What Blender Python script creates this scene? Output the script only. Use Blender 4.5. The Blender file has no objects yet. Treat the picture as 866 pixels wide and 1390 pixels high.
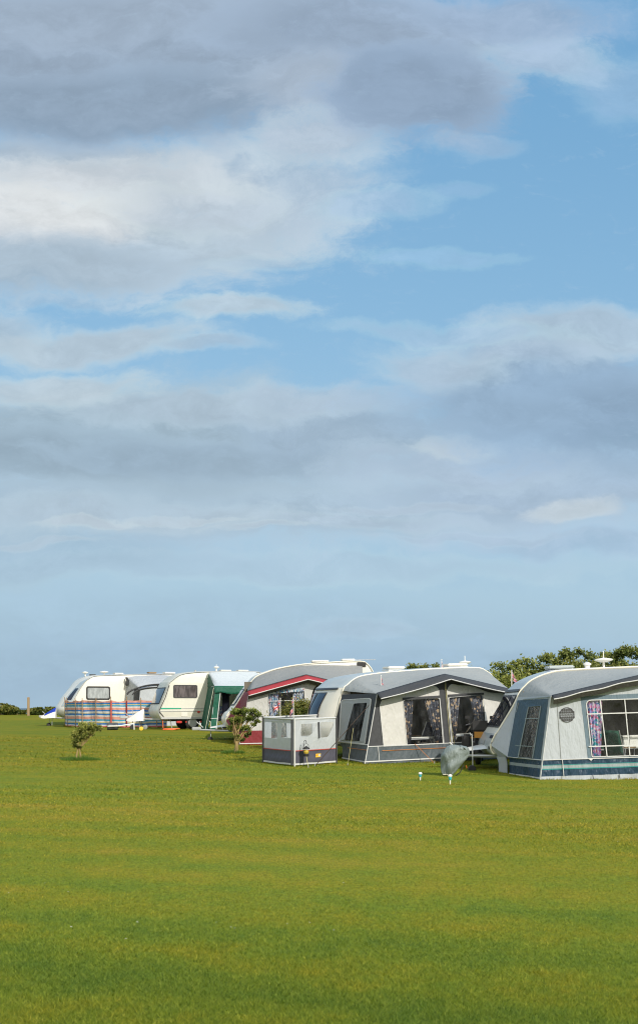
import bpy, bmesh, math, random
import numpy as np
from mathutils import Vector, Matrix, noise
from mathutils.geometry import tessellate_polygon

R = math.radians
random.seed(7)
scn = bpy.context.scene
col = scn.collection

# ------------------------------------------------------------------ camera
F = 1600.0          # focal length in units of 1/866 of the picture width
CX, HY = 433.0, 961.0   # optical centre column and sea horizon row of the photograph
cam_d = bpy.data.cameras.new('camera')
cam = bpy.data.objects.new('camera', cam_d)
col.objects.link(cam)
cam.location = (0, 0, 0)
cam.rotation_euler = (R(90), 0, 0)
cam_d.sensor_fit = 'HORIZONTAL'
cam_d.sensor_width = 24.0
cam_d.lens = 24.0 * F / 866.0
cam_d.shift_y = (HY - 695.0) / 866.0
cam_d.clip_start = 0.1
cam_d.clip_end = 60000
scn.camera = cam
scn.view_settings.view_transform = 'Standard'
scn.view_settings.look = 'None'
scn.view_settings.exposure = 0
scn.view_settings.gamma = 1
scn.cycles.use_denoising = True
scn.cycles.denoising_input_passes = 'RGB_ALBEDO_NORMAL'
scn.cycles.denoising_prefilter = 'ACCURATE'
scn.cycles.pixel_filter_type = 'BLACKMAN_HARRIS'
scn.cycles.filter_width = 1.1
scn.cycles.max_bounces = 8
scn.cycles.transparent_max_bounces = 12
scn.cycles.sample_clamp_indirect = 4.0


def lin(c):
    return tuple((x / 12.92 if x <= 0.04045 else ((x + 0.055) / 1.055) ** 2.4) for x in [v / 255.0 for v in c])


# ------------------------------------------------------------------ ground height
GP = [(-300, -1.75), (0, -1.64), (15, -1.63), (26.4, -1.62), (29, -1.57), (31.6, -1.50), (36, -1.40), (40.8, -1.30), (46, -1.12), (51.5, -0.97),
      (58, -0.93), (64, -0.80), (75, -0.50), (80, -0.55), (88, -2.5), (110, -13), (200, -20)]


def ground(y):
    for i in range(len(GP) - 1):
        if GP[i][0] <= y <= GP[i + 1][0]:
            (x0, z0), (x1, z1) = GP[i], GP[i + 1]
            t = (y - x0) / (x1 - x0)
            m = lambda k: ((GP[min(k + 1, len(GP) - 1)][1] - GP[max(k - 1, 0)][1]) / (GP[min(k + 1, len(GP) - 1)][0] - GP[max(k - 1, 0)][0]))
            h = x1 - x0
            a = 2 * t ** 3 - 3 * t ** 2 + 1
            b = t ** 3 - 2 * t ** 2 + t
            c = -2 * t ** 3 + 3 * t ** 2
            d = t ** 3 - t ** 2
            return a * z0 + b * h * m(i) + c * z1 + d * h * m(i + 1)
    return GP[-1][1]


# ------------------------------------------------------------------ node helper
class N:
    def __init__(s, tree):
        s.t = tree
        s.n = tree.nodes
        s.l = tree.links

    def new(s, typ, **kw):
        n = s.n.new(typ)
        for k, v in kw.items():
            setattr(n, k, v)
        return n

    def put(s, sock, v):
        if hasattr(v, 'links') or isinstance(v, bpy.types.NodeSocket):
            s.l.new(v, sock)
        elif isinstance(v, (tuple, list)):
            n = len(sock.default_value)
            v = tuple(v)
            if n == 4 and len(v) == 3:
                v = v + (1,)
            sock.default_value = v
        else:
            sock.default_value = v

    def m(s, op, a, b=None, c=None, clamp=False):
        n = s.new('ShaderNodeMath', operation=op, use_clamp=clamp)
        s.put(n.inputs[0], a)
        if b is not None:
            s.put(n.inputs[1], b)
        if c is not None:
            s.put(n.inputs[2], c)
        return n.outputs[0]

    def vm(s, op, a, b=None):
        n = s.new('ShaderNodeVectorMath', operation=op)
        s.put(n.inputs[0], a)
        if b is not None:
            if op == 'SCALE':
                s.put(n.inputs['Scale'], b)
            else:
                s.put(n.inputs[1], b)
        return n.outputs[0]

    def mix(s, f, a, b, blend='MIX'):
        n = s.new('ShaderNodeMix', data_type='RGBA', blend_type=blend)
        s.put(n.inputs[0], f)
        s.put(n.inputs[6], a)
        s.put(n.inputs[7], b)
        return n.outputs[2]

    def noise(s, vec, scale, detail=4, rough=0.55, out=0):
        n = s.new('ShaderNodeTexNoise')
        if vec is not None:
            s.put(n.inputs['Vector'], vec)
        s.put(n.inputs['Scale'], scale)
        s.put(n.inputs['Detail'], detail)
        s.put(n.inputs['Roughness'], rough)
        return n.outputs[out]

    def ss(s, v, lo, hi, a=0.0, b=1.0):
        n = s.new('ShaderNodeMapRange', interpolation_type='SMOOTHSTEP')
        s.put(n.inputs[0], v)
        s.put(n.inputs[1], lo)
        s.put(n.inputs[2], hi)
        s.put(n.inputs[3], a)
        s.put(n.inputs[4], b)
        return n.outputs[0]

    def ramp(s, v, stops, interp='LINEAR'):
        n = s.new('ShaderNodeValToRGB')
        cr = n.color_ramp
        cr.interpolation = interp
        while len(cr.elements) < len(stops):
            cr.elements.new(0.5)
        for e, (p, c) in zip(cr.elements, stops):
            e.position = p
            e.color = tuple(c) + (1,) if len(c) == 3 else c
        s.put(n.inputs[0], v)
        return n.outputs[0]


def newmat(name):
    m = bpy.data.materials.new(name)
    m.use_nodes = True
    k = N(m.node_tree)
    b = m.node_tree.nodes['Principled BSDF']
    out = m.node_tree.nodes['Material Output']
    return m, k, b, out


def objco(k):
    return k.new('ShaderNodeTexCoord').outputs['Object']


def scaled(k, v, sc):
    return k.vm('MULTIPLY', v, sc)


def paint(name, rgb, rough=0.35, dirt=0.12, spec=0.5, metal=0.0, coat=0.0, grime=None):
    m, k, b, o = newmat(name)
    co = objco(k)
    n = k.noise(co, 1.7, 6, 0.6)
    n2 = k.noise(scaled(k, co, (6, 6, 0.8)), 2.0, 3)
    f = k.m('MULTIPLY', k.ss(n, 0.35, 0.75), dirt)
    f = k.m('ADD', f, k.m('MULTIPLY', k.ss(n2, 0.5, 0.85), dirt * 0.7))
    dark = tuple(x * 0.62 + 0.01 for x in rgb)
    c = k.mix(f, rgb, dark)
    k.put(b.inputs['Base Color'], c)
    k.put(b.inputs['Roughness'], k.m('MULTIPLY_ADD', n, 0.25, rough - 0.1))
    b.inputs['Metallic'].default_value = metal
    b.inputs['Specular IOR Level'].default_value = spec
    b.inputs['Coat Weight'].default_value = coat
    return m


def fabric(name, rgb, rough=0.75, wr=0.45, dirt=0.15, transl=0.0, scale=1.0, seam=False):
    m, k, b, o = newmat(name)
    co = objco(k)
    big = k.noise(scaled(k, co, (1.6, 1.6, 0.8)), 2.2 * scale, 3, 0.5)
    mid = k.noise(scaled(k, co, (3.5, 3.5, 1.0)), 2.6 * scale, 3, 0.5)
    fine = k.noise(co, 60, 2)
    rid = k.m('ABSOLUTE', k.m('SUBTRACT', mid, 0.5))
    h = k.m('ADD', k.m('MULTIPLY', big, 1.0), k.m('MULTIPLY', rid, -0.7))
    h = k.m('ADD', h, k.m('MULTIPLY', fine, 0.012))
    bp = k.new('ShaderNodeBump')
    bp.inputs['Strength'].default_value = wr
    bp.inputs['Distance'].default_value = 0.14
    k.put(bp.inputs['Height'], h)
    k.put(b.inputs['Normal'], bp.outputs[0])
    st = k.noise(co, 0.9, 5, 0.62)
    c = k.mix(k.m('MULTIPLY', k.ss(st, 0.38, 0.72), dirt), rgb, tuple(x * 0.55 for x in rgb))
    k.put(b.inputs['Base Color'], c)
    b.inputs['Roughness'].default_value = rough
    b.inputs['Specular IOR Level'].default_value = 0.3
    if transl > 0:
        t = k.new('ShaderNodeBsdfTranslucent')
        k.put(t.inputs['Color'], c)
        k.put(t.inputs['Normal'], bp.outputs[0])
        mx = k.new('ShaderNodeMixShader')
        mx.inputs[0].default_value = transl
        k.l.new(b.outputs[0], mx.inputs[1])
        k.l.new(t.outputs[0], mx.inputs[2])
        k.l.new(mx.outputs[0], o.inputs[0])
    return m


def pvc(name, tint=(0.9, 0.93, 0.95), milk=0.06, wr=0.4, gl=0.10, ior=1.35):
    m, k, b, o = newmat(name)
    co = objco(k)
    nz = k.noise(scaled(k, co, (2.2, 2.2, 1.2)), 2.3, 4, 0.6)
    rid = k.m('ABSOLUTE', k.m('SUBTRACT', nz, 0.5))
    bp = k.new('ShaderNodeBump')
    bp.inputs['Strength'].default_value = wr
    bp.inputs['Distance'].default_value = 0.12
    k.put(bp.inputs['Height'], k.m('MULTIPLY', rid, -1.0))
    tr = k.new('ShaderNodeBsdfTransparent')
    k.put(tr.inputs[0], tint)
    df = k.new('ShaderNodeBsdfDiffuse')
    k.put(df.inputs[0], (0.72, 0.74, 0.76))
    g = k.new('ShaderNodeBsdfGlossy')
    g.inputs['Roughness'].default_value = 0.08
    k.put(g.inputs['Color'], (0.9, 0.9, 0.9))
    k.put(g.inputs['Normal'], bp.outputs[0])
    m1 = k.new('ShaderNodeMixShader')
    k.put(m1.inputs[0], k.m('MULTIPLY', k.ss(nz, 0.3, 0.8), milk * 2))
    k.l.new(tr.outputs[0], m1.inputs[1])
    k.l.new(df.outputs[0], m1.inputs[2])
    fr = k.new('ShaderNodeFresnel')
    fr.inputs[0].default_value = ior
    k.put(fr.inputs['Normal'], bp.outputs[0])
    m2 = k.new('ShaderNodeMixShader')
    k.put(m2.inputs[0], k.m('ADD', fr.outputs[0], gl * 0.4, clamp=True))
    k.l.new(m1.outputs[0], m2.inputs[1])
    k.l.new(g.outputs[0], m2.inputs[2])
    k.l.new(m2.outputs[0], o.inputs[0])
    return m


def glass(name, rgb, rough=0.06, var=0.5, vscale=2.0):
    """tinted acrylic caravan window with whatever hangs behind it as soft tone changes"""
    m, k, b, o = newmat(name)
    co = objco(k)
    n = k.noise(scaled(k, co, (3, 3, 0.7)), vscale, 2)
    c = k.mix(k.m('MULTIPLY', k.ss(n, 0.35, 0.65), var), rgb, tuple(x * 0.35 for x in rgb))
    k.put(b.inputs['Base Color'], c)
    b.inputs['Roughness'].default_value = rough
    b.inputs['Specular IOR Level'].default_value = 0.6
    bp = k.new('ShaderNodeBump')
    bp.inputs['Strength'].default_value = 0.06
    k.put(bp.inputs['Height'], k.noise(co, 2.5, 2))
    k.put(b.inputs['Normal'], bp.outputs[0])
    return m


def pattern(name, cols, scale=14, rough=0.85, stretch=(1, 1, 1), fold=True, stops=None, voro=True):
    m, k, b, o = newmat(name)
    co = scaled(k, objco(k), stretch)
    w = k.noise(co, scale * 0.5, 2, 0.5, out=1)
    cw = k.vm('ADD', co, k.vm('SCALE', k.vm('SUBTRACT', w, (0.5, 0.5, 0.5)), 0.10))
    if voro:
        v = k.new('ShaderNodeTexVoronoi')
        k.put(v.inputs['Vector'], cw)
        v.inputs['Scale'].default_value = scale
        sep = k.new('ShaderNodeSeparateColor')
        k.l.new(v.outputs['Color'], sep.inputs[0])
        f = sep.outputs[0]
    else:
        f = k.noise(cw, scale, 2, 0.5)
    if stops is None:
        stops = [i / len(cols) for i in range(len(cols))]
    c = k.ramp(f, list(zip(stops, cols)), 'CONSTANT')
    k.put(b.inputs['Base Color'], c)
    b.inputs['Roughness'].default_value = rough
    b.inputs['Specular IOR Level'].default_value = 0.2
    return m


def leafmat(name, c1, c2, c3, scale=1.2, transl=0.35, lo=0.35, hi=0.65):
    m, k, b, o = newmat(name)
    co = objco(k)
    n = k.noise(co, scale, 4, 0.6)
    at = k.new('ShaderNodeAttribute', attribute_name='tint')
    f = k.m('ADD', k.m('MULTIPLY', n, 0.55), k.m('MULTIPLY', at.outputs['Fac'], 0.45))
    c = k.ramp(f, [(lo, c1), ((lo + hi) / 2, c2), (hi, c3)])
    k.put(b.inputs['Base Color'], c)
    b.inputs['Roughness'].default_value = 0.55
    b.inputs['Specular IOR Level'].default_value = 0.35
    t = k.new('ShaderNodeBsdfTranslucent')
    k.put(t.inputs['Color'], k.mix(1.0, c, (1.0, 0.95, 0.45), 'MULTIPLY'))
    mx = k.new('ShaderNodeMixShader')
    mx.inputs[0].default_value = transl
    k.l.new(b.outputs[0], mx.inputs[1])
    k.l.new(t.outputs[0], mx.inputs[2])
    k.l.new(mx.outputs[0], o.inputs[0])
    return m


# ------------------------------------------------------------------ mesh builder
class MB:
    def __init__(s):
        s.v, s.f, s.mi, s.mats = [], [], [], []

    def mat(s, m):
        if m not in s.mats:
            s.mats.append(m)
        return s.mats.index(m)

    def add(s, vs, fs, m=None):
        o = len(s.v)
        i = s.mat(m) if m else 0
        s.v += [tuple(p) for p in vs]
        for f in fs:
            s.f.append(tuple(o + q for q in f))
            s.mi.append(i)
        return s

    def box(s, c, d, rot=None, m=None, bev=0.0):
        bm = bmesh.new()
        bmesh.ops.create_cube(bm, size=1)
        bmesh.ops.scale(bm, vec=d, verts=bm.verts)
        if bev:
            bmesh.ops.bevel(bm, geom=list(bm.edges), offset=bev, segments=2, affect='EDGES')
        M = Matrix.Translation(c) @ (rot.to_4x4() if rot else Matrix.Identity(4))
        bmesh.ops.transform(bm, matrix=M, verts=bm.verts)
        bm.verts.index_update()
        s.add([v.co[:] for v in bm.verts], [[v.index for v in f.verts] for f in bm.faces], m)
        bm.free()
        return s

    def tube(s, pts, r, n=6, m=None, cap=True):
        pts = [Vector(p) for p in pts]
        rs = r if isinstance(r, (list, tuple)) else [r] * len(pts)
        vs, fs = [], []
        for i, p in enumerate(pts):
            d = (pts[min(i + 1, len(pts) - 1)] - pts[max(i - 1, 0)])
            d = d.normalized() if d.length > 1e-9 else Vector((0, 0, 1))
            a = d.orthogonal().normalized() if abs(d.z) > .95 else d.cross(Vector((0, 0, 1))).normalized()
            b = d.cross(a)
            for j in range(n):
                t = 2 * math.pi * j / n
                vs.append(p + (a * math.cos(t) + b * math.sin(t)) * rs[i])
        for i in range(len(pts) - 1):
            for j in range(n):
                fs.append((i * n + j, i * n + (j + 1) % n, (i + 1) * n + (j + 1) % n, (i + 1) * n + j))
        if cap:
            fs.append(tuple(range(n - 1, -1, -1)))
            fs.append(tuple((len(pts) - 1) * n + j for j in range(n)))
        return s.add(vs, fs, m)

    def lathe(s, c, prof, n=20, axis=None, m=None):
        """prof: (r, h) pairs about a vertical axis (or a given axis direction)"""
        q = Vector((0, 0, 1)).rotation_difference(Vector(axis)).to_matrix() if axis else Matrix.Identity(3)
        c = Vector(c)
        vs, fs = [], []
        for (r, h) in prof:
            for j in range(n):
                t = 2 * math.pi * j / n
                vs.append(c + q @ Vector((r * math.cos(t), r * math.sin(t), h)))
        for i in range(len(prof) - 1):
            for j in range(n):
                fs.append((i * n + j, i * n + (j + 1) % n, (i + 1) * n + (j + 1) % n, (i + 1) * n + j))
        fs.append(tuple(range(n - 1, -1, -1)))
        fs.append(tuple((len(prof) - 1) * n + j for j in range(n)))
        return s.add(vs, fs, m)

    def grid(s, fn, nu, nv, m=None):
        vs = [fn(i / nu, j / nv) for j in range(nv + 1) for i in range(nu + 1)]
        fs = [(j * (nu + 1) + i, j * (nu + 1) + i + 1, (j + 1) * (nu + 1) + i + 1, (j + 1) * (nu + 1) + i) for j in range(nv) for i in range(nu)]
        return s.add(vs, fs, m)

    def panel(s, outer, holes=(), fn=None, m=None):
        """flat outline with holes, in 2D, carried to 3D by fn"""
        loops = [[Vector((p[0], p[1], 0)) for p in outer]] + [[Vector((p[0], p[1], 0)) for p in h] for h in holes]
        tris = tessellate_polygon(loops)
        flat = [p for l in loops for p in l]
        return s.add([fn(p.x, p.y) for p in flat], tris, m)

    def build(s, name, mat=None, parent=None, smooth=None, thick=0.0, loc=None):
        me = bpy.data.meshes.new(name)
        me.from_pydata(s.v, [], s.f)
        for mm in (s.mats if s.mats else [mat]):
            me.materials.append(mm)
        if s.mats:
            me.polygons.foreach_set('material_index', s.mi)
        me.update()
        bm = bmesh.new()
        bm.from_mesh(me)
        bmesh.ops.recalc_face_normals(bm, faces=bm.faces)
        bm.to_mesh(me)
        bm.free()
        if smooth is not None:
            me.polygons.foreach_set('use_smooth', [True] * len(me.polygons))
            me.set_sharp_from_angle(angle=R(smooth))
        o = bpy.data.objects.new(name, me)
        col.objects.link(o)
        if parent:
            o.parent = parent
        if loc:
            o.location = loc
        if thick:
            md = o.modifiers.new('solid', 'SOLIDIFY')
            md.thickness = thick
            md.offset = 0
        return o


def tag(o, label=None, cat=None, group=None, kind=None):
    if label:
        o['label'] = label
    if cat:
        o['category'] = cat
    if group:
        o['group'] = group
    if kind:
        o['kind'] = kind
    return o


def empty(name, loc=(0, 0, 0), rz=0.0, label=None, cat=None, group=None, ry=0.0):
    o = bpy.data.objects.new(name, None)
    o.empty_display_size = 0.2
    col.objects.link(o)
    o.rotation_mode = 'XYZ'
    o.location = loc
    o.rotation_euler = (0, ry, rz)
    return tag(o, label, cat, group)


def rrect(x0, z0, x1, z1, r=0.05, n=4):
    pts = []
    for (cx, cz, a) in ((x1 - r, z1 - r, 0), (x0 + r, z1 - r, 90), (x0 + r, z0 + r, 180), (x1 - r, z0 + r, 270)):
        for i in range(n + 1):
            t = R(a + 90 * i / n)
            pts.append((cx + r * math.cos(t), cz + r * math.sin(t)))
    return pts


def round_poly(pts, r=0.06, n=4, radii=None):
    out = []
    L = len(pts)
    for i in range(L):
        p0, p1, p2 = Vector(pts[i - 1]), Vector(pts[i]), Vector(pts[(i + 1) % L])
        rr = radii[i] if radii else r
        if rr <= 0:
            out.append(tuple(p1))
            continue
        a = p1 + (p0 - p1).normalized() * min(rr, (p0 - p1).length * .45)
        b = p1 + (p2 - p1).normalized() * min(rr, (p2 - p1).length * .45)
        for j in range(n + 1):
            t = j / n
            out.append(tuple(a * (1 - t) ** 2 + p1 * 2 * t * (1 - t) + b * t * t))
    return out


def inset(pts, d):
    """crude inward offset of a convex-ish loop"""
    c = sum((Vector(p) for p in pts), Vector((0, 0))) / len(pts)
    w = max(p[0] for p in pts) - min(p[0] for p in pts)
    h = max(p[1] for p in pts) - min(p[1] for p in pts)
    return [(c.x + (p[0] - c.x) * (1 - 2 * d / w), c.y + (p[1] - c.y) * (1 - 2 * d / h)) for p in pts]


# ------------------------------------------------------------------ materials
M = {}
M['white'] = paint('white_gelcoat', (0.71, 0.70, 0.65), 0.35, 0.25, coat=0.2)
M['cream'] = paint('cream_body_paint', (0.70, 0.68, 0.605), 0.38, 0.22, coat=0.15)
M['cream2'] = paint('old_cream_body_paint', (0.63, 0.63, 0.56), 0.42, 0.28, coat=0.1)
M['grey_panel'] = paint('grey_front_panel', (0.42, 0.47, 0.49), 0.3, 0.15, coat=0.3)
M['white_plastic'] = paint('white_plastic', (0.80, 0.79, 0.74), 0.4, 0.12)
M['rail'] = paint('cream_awning_rail', (0.80, 0.76, 0.64), 0.4, 0.08)
M['black'] = paint('black_rubber', (0.02, 0.02, 0.022), 0.6, 0.1)
M['charcoal_plastic'] = paint('charcoal_plastic', (0.05, 0.05, 0.055), 0.45, 0.1)
M['alu'] = paint('dull_aluminium', (0.55, 0.56, 0.57), 0.4, 0.15, metal=0.6)
M['galv'] = paint('galvanised_steel', (0.42, 0.44, 0.45), 0.5, 0.25, metal=0.4)
M['steel_dark'] = paint('dark_steel_tube', (0.10, 0.10, 0.11), 0.45, 0.15, metal=0.3)
M['red'] = paint('red_plastic', (0.55, 0.04, 0.03), 0.35, 0.1)
M['orange'] = paint('orange_plastic', (0.80, 0.16, 0.04), 0.4, 0.1)
M['yellow'] = paint('yellow_plastic', (0.85, 0.55, 0.05), 0.4, 0.1)
M['navy_plastic'] = paint('dull_navy_plastic', (0.09, 0.12, 0.24), 0.4, 0.08)
M['lantern_yellow'] = paint('dull_yellow_plastic', (0.50, 0.36, 0.05), 0.45, 0.2)
M['amber'] = paint('amber_plate', (0.42, 0.19, 0.02), 0.4, 0.08)
M['blue_plastic'] = paint('turquoise_plastic', (0.05, 0.42, 0.52), 0.35, 0.08)
M['green_line'] = paint('green_stripe_vinyl', (0.02, 0.33, 0.20), 0.4, 0.05)
M['wood'] = paint('weathered_wood', (0.30, 0.21, 0.12), 0.8, 0.35)
M['chassis'] = paint('black_chassis', (0.025, 0.025, 0.027), 0.7, 0.2)
M['green_cushion'] = fabric('green_chair_cloth', (0.03, 0.12, 0.08), 0.8)
M['navy_cushion'] = fabric('dark_blue_chair_cloth', (0.03, 0.035, 0.06), 0.8)

M['roof_dull'] = fabric('dull_grey_roof_fabric', (0.29, 0.30, 0.30), 0.6, 0.25, 0.14, transl=0.12)
M['roof_grey'] = fabric('silver_grey_roof_fabric', (0.355, 0.375, 0.375), 0.55, 0.25, 0.14, transl=0.12)
M['roof_silver'] = fabric('pale_silver_roof_fabric', (0.58, 0.63, 0.66), 0.5, 0.25, 0.10, transl=0.1)
M['roof_mesh'] = fabric('pale_grey_porch_fabric', (0.48, 0.51, 0.54), 0.65, 0.45, 0.20, transl=0.1)
M['cream_fabric'] = fabric('cream_awning_fabric', (0.62, 0.615, 0.59), 0.7, 0.5, 0.10, transl=0.12)
M['grey_white_fabric'] = fabric('pale_grey_awning_fabric', (0.53, 0.535, 0.525), 0.7, 0.5, 0.12, transl=0.12)
M['charcoal'] = fabric('charcoal_fabric', (0.055, 0.058, 0.064), 0.7, 0.35, 0.15)
M['brownblack'] = fabric('dark_brown_mesh_fabric', (0.075, 0.072, 0.07), 0.75, 0.25, 0.1)
M['slate'] = fabric('slate_grey_skirt_vinyl', (0.085, 0.105, 0.12), 0.5, 0.5, 0.15)
M['maroon'] = fabric('maroon_fabric', (0.20, 0.024, 0.030), 0.6, 0.4, 0.15)
M['red_fabric'] = fabric('red_canopy_fabric', (0.34, 0.040, 0.048), 0.65, 0.25, 0.12)
M['green'] = fabric('dark_green_fabric', (0.013, 0.105, 0.068), 0.6, 0.5, 0.2, transl=0.1)
M['pale_blue_grey'] = fabric('pale_blue_grey_wall_fabric', (0.45, 0.49, 0.53), 0.7, 0.35, 0.12, transl=0.1)
M['blue_grey'] = fabric('blue_grey_trim_fabric', (0.125, 0.18, 0.225), 0.65, 0.35, 0.12)
M['deep_blue'] = fabric('deep_blue_side_fabric', (0.055, 0.092, 0.125), 0.55, 0.45, 0.12)
M['navy_skirt'] = fabric('navy_skirt_vinyl', (0.018, 0.048, 0.085), 0.42, 0.7, 0.15)
M['stripe_grey'] = fabric('grey_skirt_stripe', (0.27, 0.32, 0.33), 0.5, 0.4, 0.1)
M['teal_line'] = fabric('teal_skirt_piping', (0.03, 0.22, 0.22), 0.5, 0.2, 0.05)
M['edge_white'] = fabric('white_piping', (0.56, 0.57, 0.57), 0.6, 0.15, 0.05)
M['edge_orange'] = fabric('orange_piping', (0.50, 0.20, 0.06), 0.6, 0.15, 0.05)
M['edge_red'] = fabric('red_piping', (0.45, 0.08, 0.06), 0.6, 0.15, 0.05)
M['wb_white'] = fabric('pale_windbreak_fabric', (0.50, 0.53, 0.55), 0.65, 0.35, 0.1, transl=0.15)
M['wb_dark'] = fabric('dark_violet_grey_vinyl', (0.085, 0.085, 0.115), 0.55, 0.4, 0.12)
M['cover_grey'] = fabric('grey_green_cover_vinyl', (0.20, 0.24, 0.24), 0.45, 0.5, 0.1, scale=1.6)
M['cover_white'] = fabric('white_hitch_cover_vinyl', (0.74, 0.73, 0.68), 0.45, 0.4, 0.1, scale=1.6)
M['cover_blue'] = fabric('bright_blue_cover_vinyl', (0.01, 0.04, 0.36), 0.45, 0.3, 0.1)
M['strap'] = fabric('brown_webbing', (0.085, 0.06, 0.05), 0.8, 0.1, 0.2)
M['guy_yellow'] = fabric('yellow_cord', (0.55, 0.50, 0.22), 0.7, 0.1, 0.1)
M['guy_white'] = fabric('pale_cord', (0.75, 0.72, 0.58), 0.7, 0.1, 0.1)
M['pvc'] = pvc('clear_window_vinyl', (0.93, 0.95, 0.96), 0.018, 0.5, 0.02, 1.22)
M['pvc_milky'] = pvc('milky_window_vinyl', (0.86, 0.89, 0.91), 0.10, 0.3, 0.03, 1.25)
M['pvc_mesh'] = pvc('tinted_mesh_vinyl', (0.36, 0.40, 0.44), 0.07, 0.4, 0.0, 1.045)
M['glass_dark'] = glass('dark_acrylic', (0.035, 0.035, 0.05), 0.05)
M['glass_pale'] = glass('pale_acrylic', (0.42, 0.45, 0.46), 0.12, 0.45, 4.0)
M['glass_plum'] = glass('plum_grey_acrylic', (0.15, 0.13, 0.135), 0.10, 0.85, 3.0)
M['floral_dark'] = pattern('dark_floral_curtain', [(0.07, 0.075, 0.095), (0.05, 0.05, 0.065), (0.50, 0.37, 0.25), (0.08, 0.09, 0.12), (0.22, 0.22, 0.25)], 17,
                           stops=[0, .35, .62, .78, .9])
M['floral_bright'] = pattern('bright_floral_curtain', [(0.62, 0.58, 0.72), (0.62, 0.28, 0.46), (0.06, 0.40, 0.44), (0.50, 0.42, 0.66), (0.70, 0.68, 0.72), (0.13, 0.18, 0.42), (0.64, 0.20, 0.28)], 19,
                             stops=[0, .2, .36, .5, .66, .82, .92])
M['tartan'] = pattern('blue_check_curtain', [(0.42, 0.45, 0.50), (0.10, 0.16, 0.30), (0.45, 0.16, 0.15), (0.50, 0.52, 0.55), (0.14, 0.30, 0.40), (0.08, 0.10, 0.18)], 16, stretch=(1.6, 1.6, 0.8),
                      stops=[0, .25, .42, .5, .72, .86])
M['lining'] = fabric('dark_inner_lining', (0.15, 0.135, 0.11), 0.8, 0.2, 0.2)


def stripe_material():
    m, k, b, o = newmat('beach_windbreak_stripes')
    co = objco(k)
    wv = k.noise(scaled(k, co, (0.7, 0.7, 1.0)), 1.6, 3)
    sp = k.new('ShaderNodeSeparateXYZ')
    k.l.new(co, sp.inputs[0])
    h = k.m('ADD', sp.outputs[2], k.m('MULTIPLY', k.m('SUBTRACT', wv, 0.5), 0.10))
    f = k.m('DIVIDE', h, 1.28)
    red, blu, wht, yel, tea, sal = (0.56, 0.12, 0.12), (0.03, 0.17, 0.48), (0.66, 0.63, 0.62), (0.56, 0.49, 0.22), (0.06, 0.30, 0.46), (0.64, 0.31, 0.24)
    seq = [(0, red), (.07, wht), (.11, blu), (.17, yel), (.21, wht), (.25, tea), (.31, sal), (.41, wht), (.46, blu), (.52, yel), (.55, wht), (.60, blu), (.65, sal), (.73, wht),
           (.77, tea), (.83, yel), (.86, blu), (.92, sal)]
    c = k.ramp(f, seq, 'CONSTANT')
    k.put(b.inputs['Base Color'], c)
    b.inputs['Roughness'].default_value = 0.55
    bp = k.new('ShaderNodeBump')
    bp.inputs['Strength'].default_value = 0.5
    bp.inputs['Distance'].default_value = 0.12
    k.put(bp.inputs['Height'], k.noise(scaled(k, co, (2.5, 2.5, 1.2)), 2.2, 3))
    k.put(b.inputs['Normal'], bp.outputs[0])
    t = k.new('ShaderNodeBsdfTranslucent')
    k.put(t.inputs['Color'], c)
    mx = k.new('ShaderNodeMixShader')
    mx.inputs[0].default_value = 0.2
    k.l.new(b.outputs[0], mx.inputs[1])
    k.l.new(t.outputs[0], mx.inputs[2])
    k.l.new(mx.outputs[0], o.inputs[0])
    return m


M['stripes'] = stripe_material()
M['leaf_a'] = leafmat('wind_clipped_leaves', (0.075, 0.095, 0.02), (0.21, 0.245, 0.05), (0.40, 0.40, 0.11), 3.0)
M['leaf_b'] = leafmat('bright_shrub_leaves', (0.045, 0.07, 0.014), (0.13, 0.18, 0.03), (0.29, 0.34, 0.07), 3.0)
M['leaf_bush'] = leafmat('bush_leaves', (0.035, 0.06, 0.012), (0.10, 0.14, 0.022), (0.22, 0.21, 0.05), 1.6)
M['leaf_far'] = leafmat('hedge_leaves', (0.07, 0.105, 0.025), (0.17, 0.215, 0.045), (0.31, 0.33, 0.09), 0.7)
M['leaf_dark'] = leafmat('dark_hedge_leaves', (0.05, 0.08, 0.022), (0.125, 0.165, 0.038), (0.25, 0.265, 0.075), 0.7)
M['bark'] = paint('grey_brown_bark', (0.20, 0.14, 0.075), 0.85, 0.5)
M['bark2'] = paint('lichen_bark', (0.33, 0.24, 0.10), 0.85, 0.5)

# ------------------------------------------------------------------ sun and world
SUN_EL, SUN_AZ = R(34), math.atan2(math.sin(R(35)), -math.cos(R(35)))     # azimuth measured from +Y towards +X
sd = Vector((math.sin(SUN_AZ) * math.cos(SUN_EL), math.cos(SUN_AZ) * math.cos(SUN_EL), math.sin(SUN_EL)))
sl = bpy.data.lights.new('sun', 'SUN')
sl.energy = 4.15
sl.angle = R(0.6)
sl.color = (1.0, 0.93, 0.82)
so = bpy.data.objects.new('sun', sl)
col.objects.link(so)
so.location = (30, -30, 40)
so.rotation_euler = (-sd).to_track_quat('-Z', 'Y').to_euler()


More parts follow.
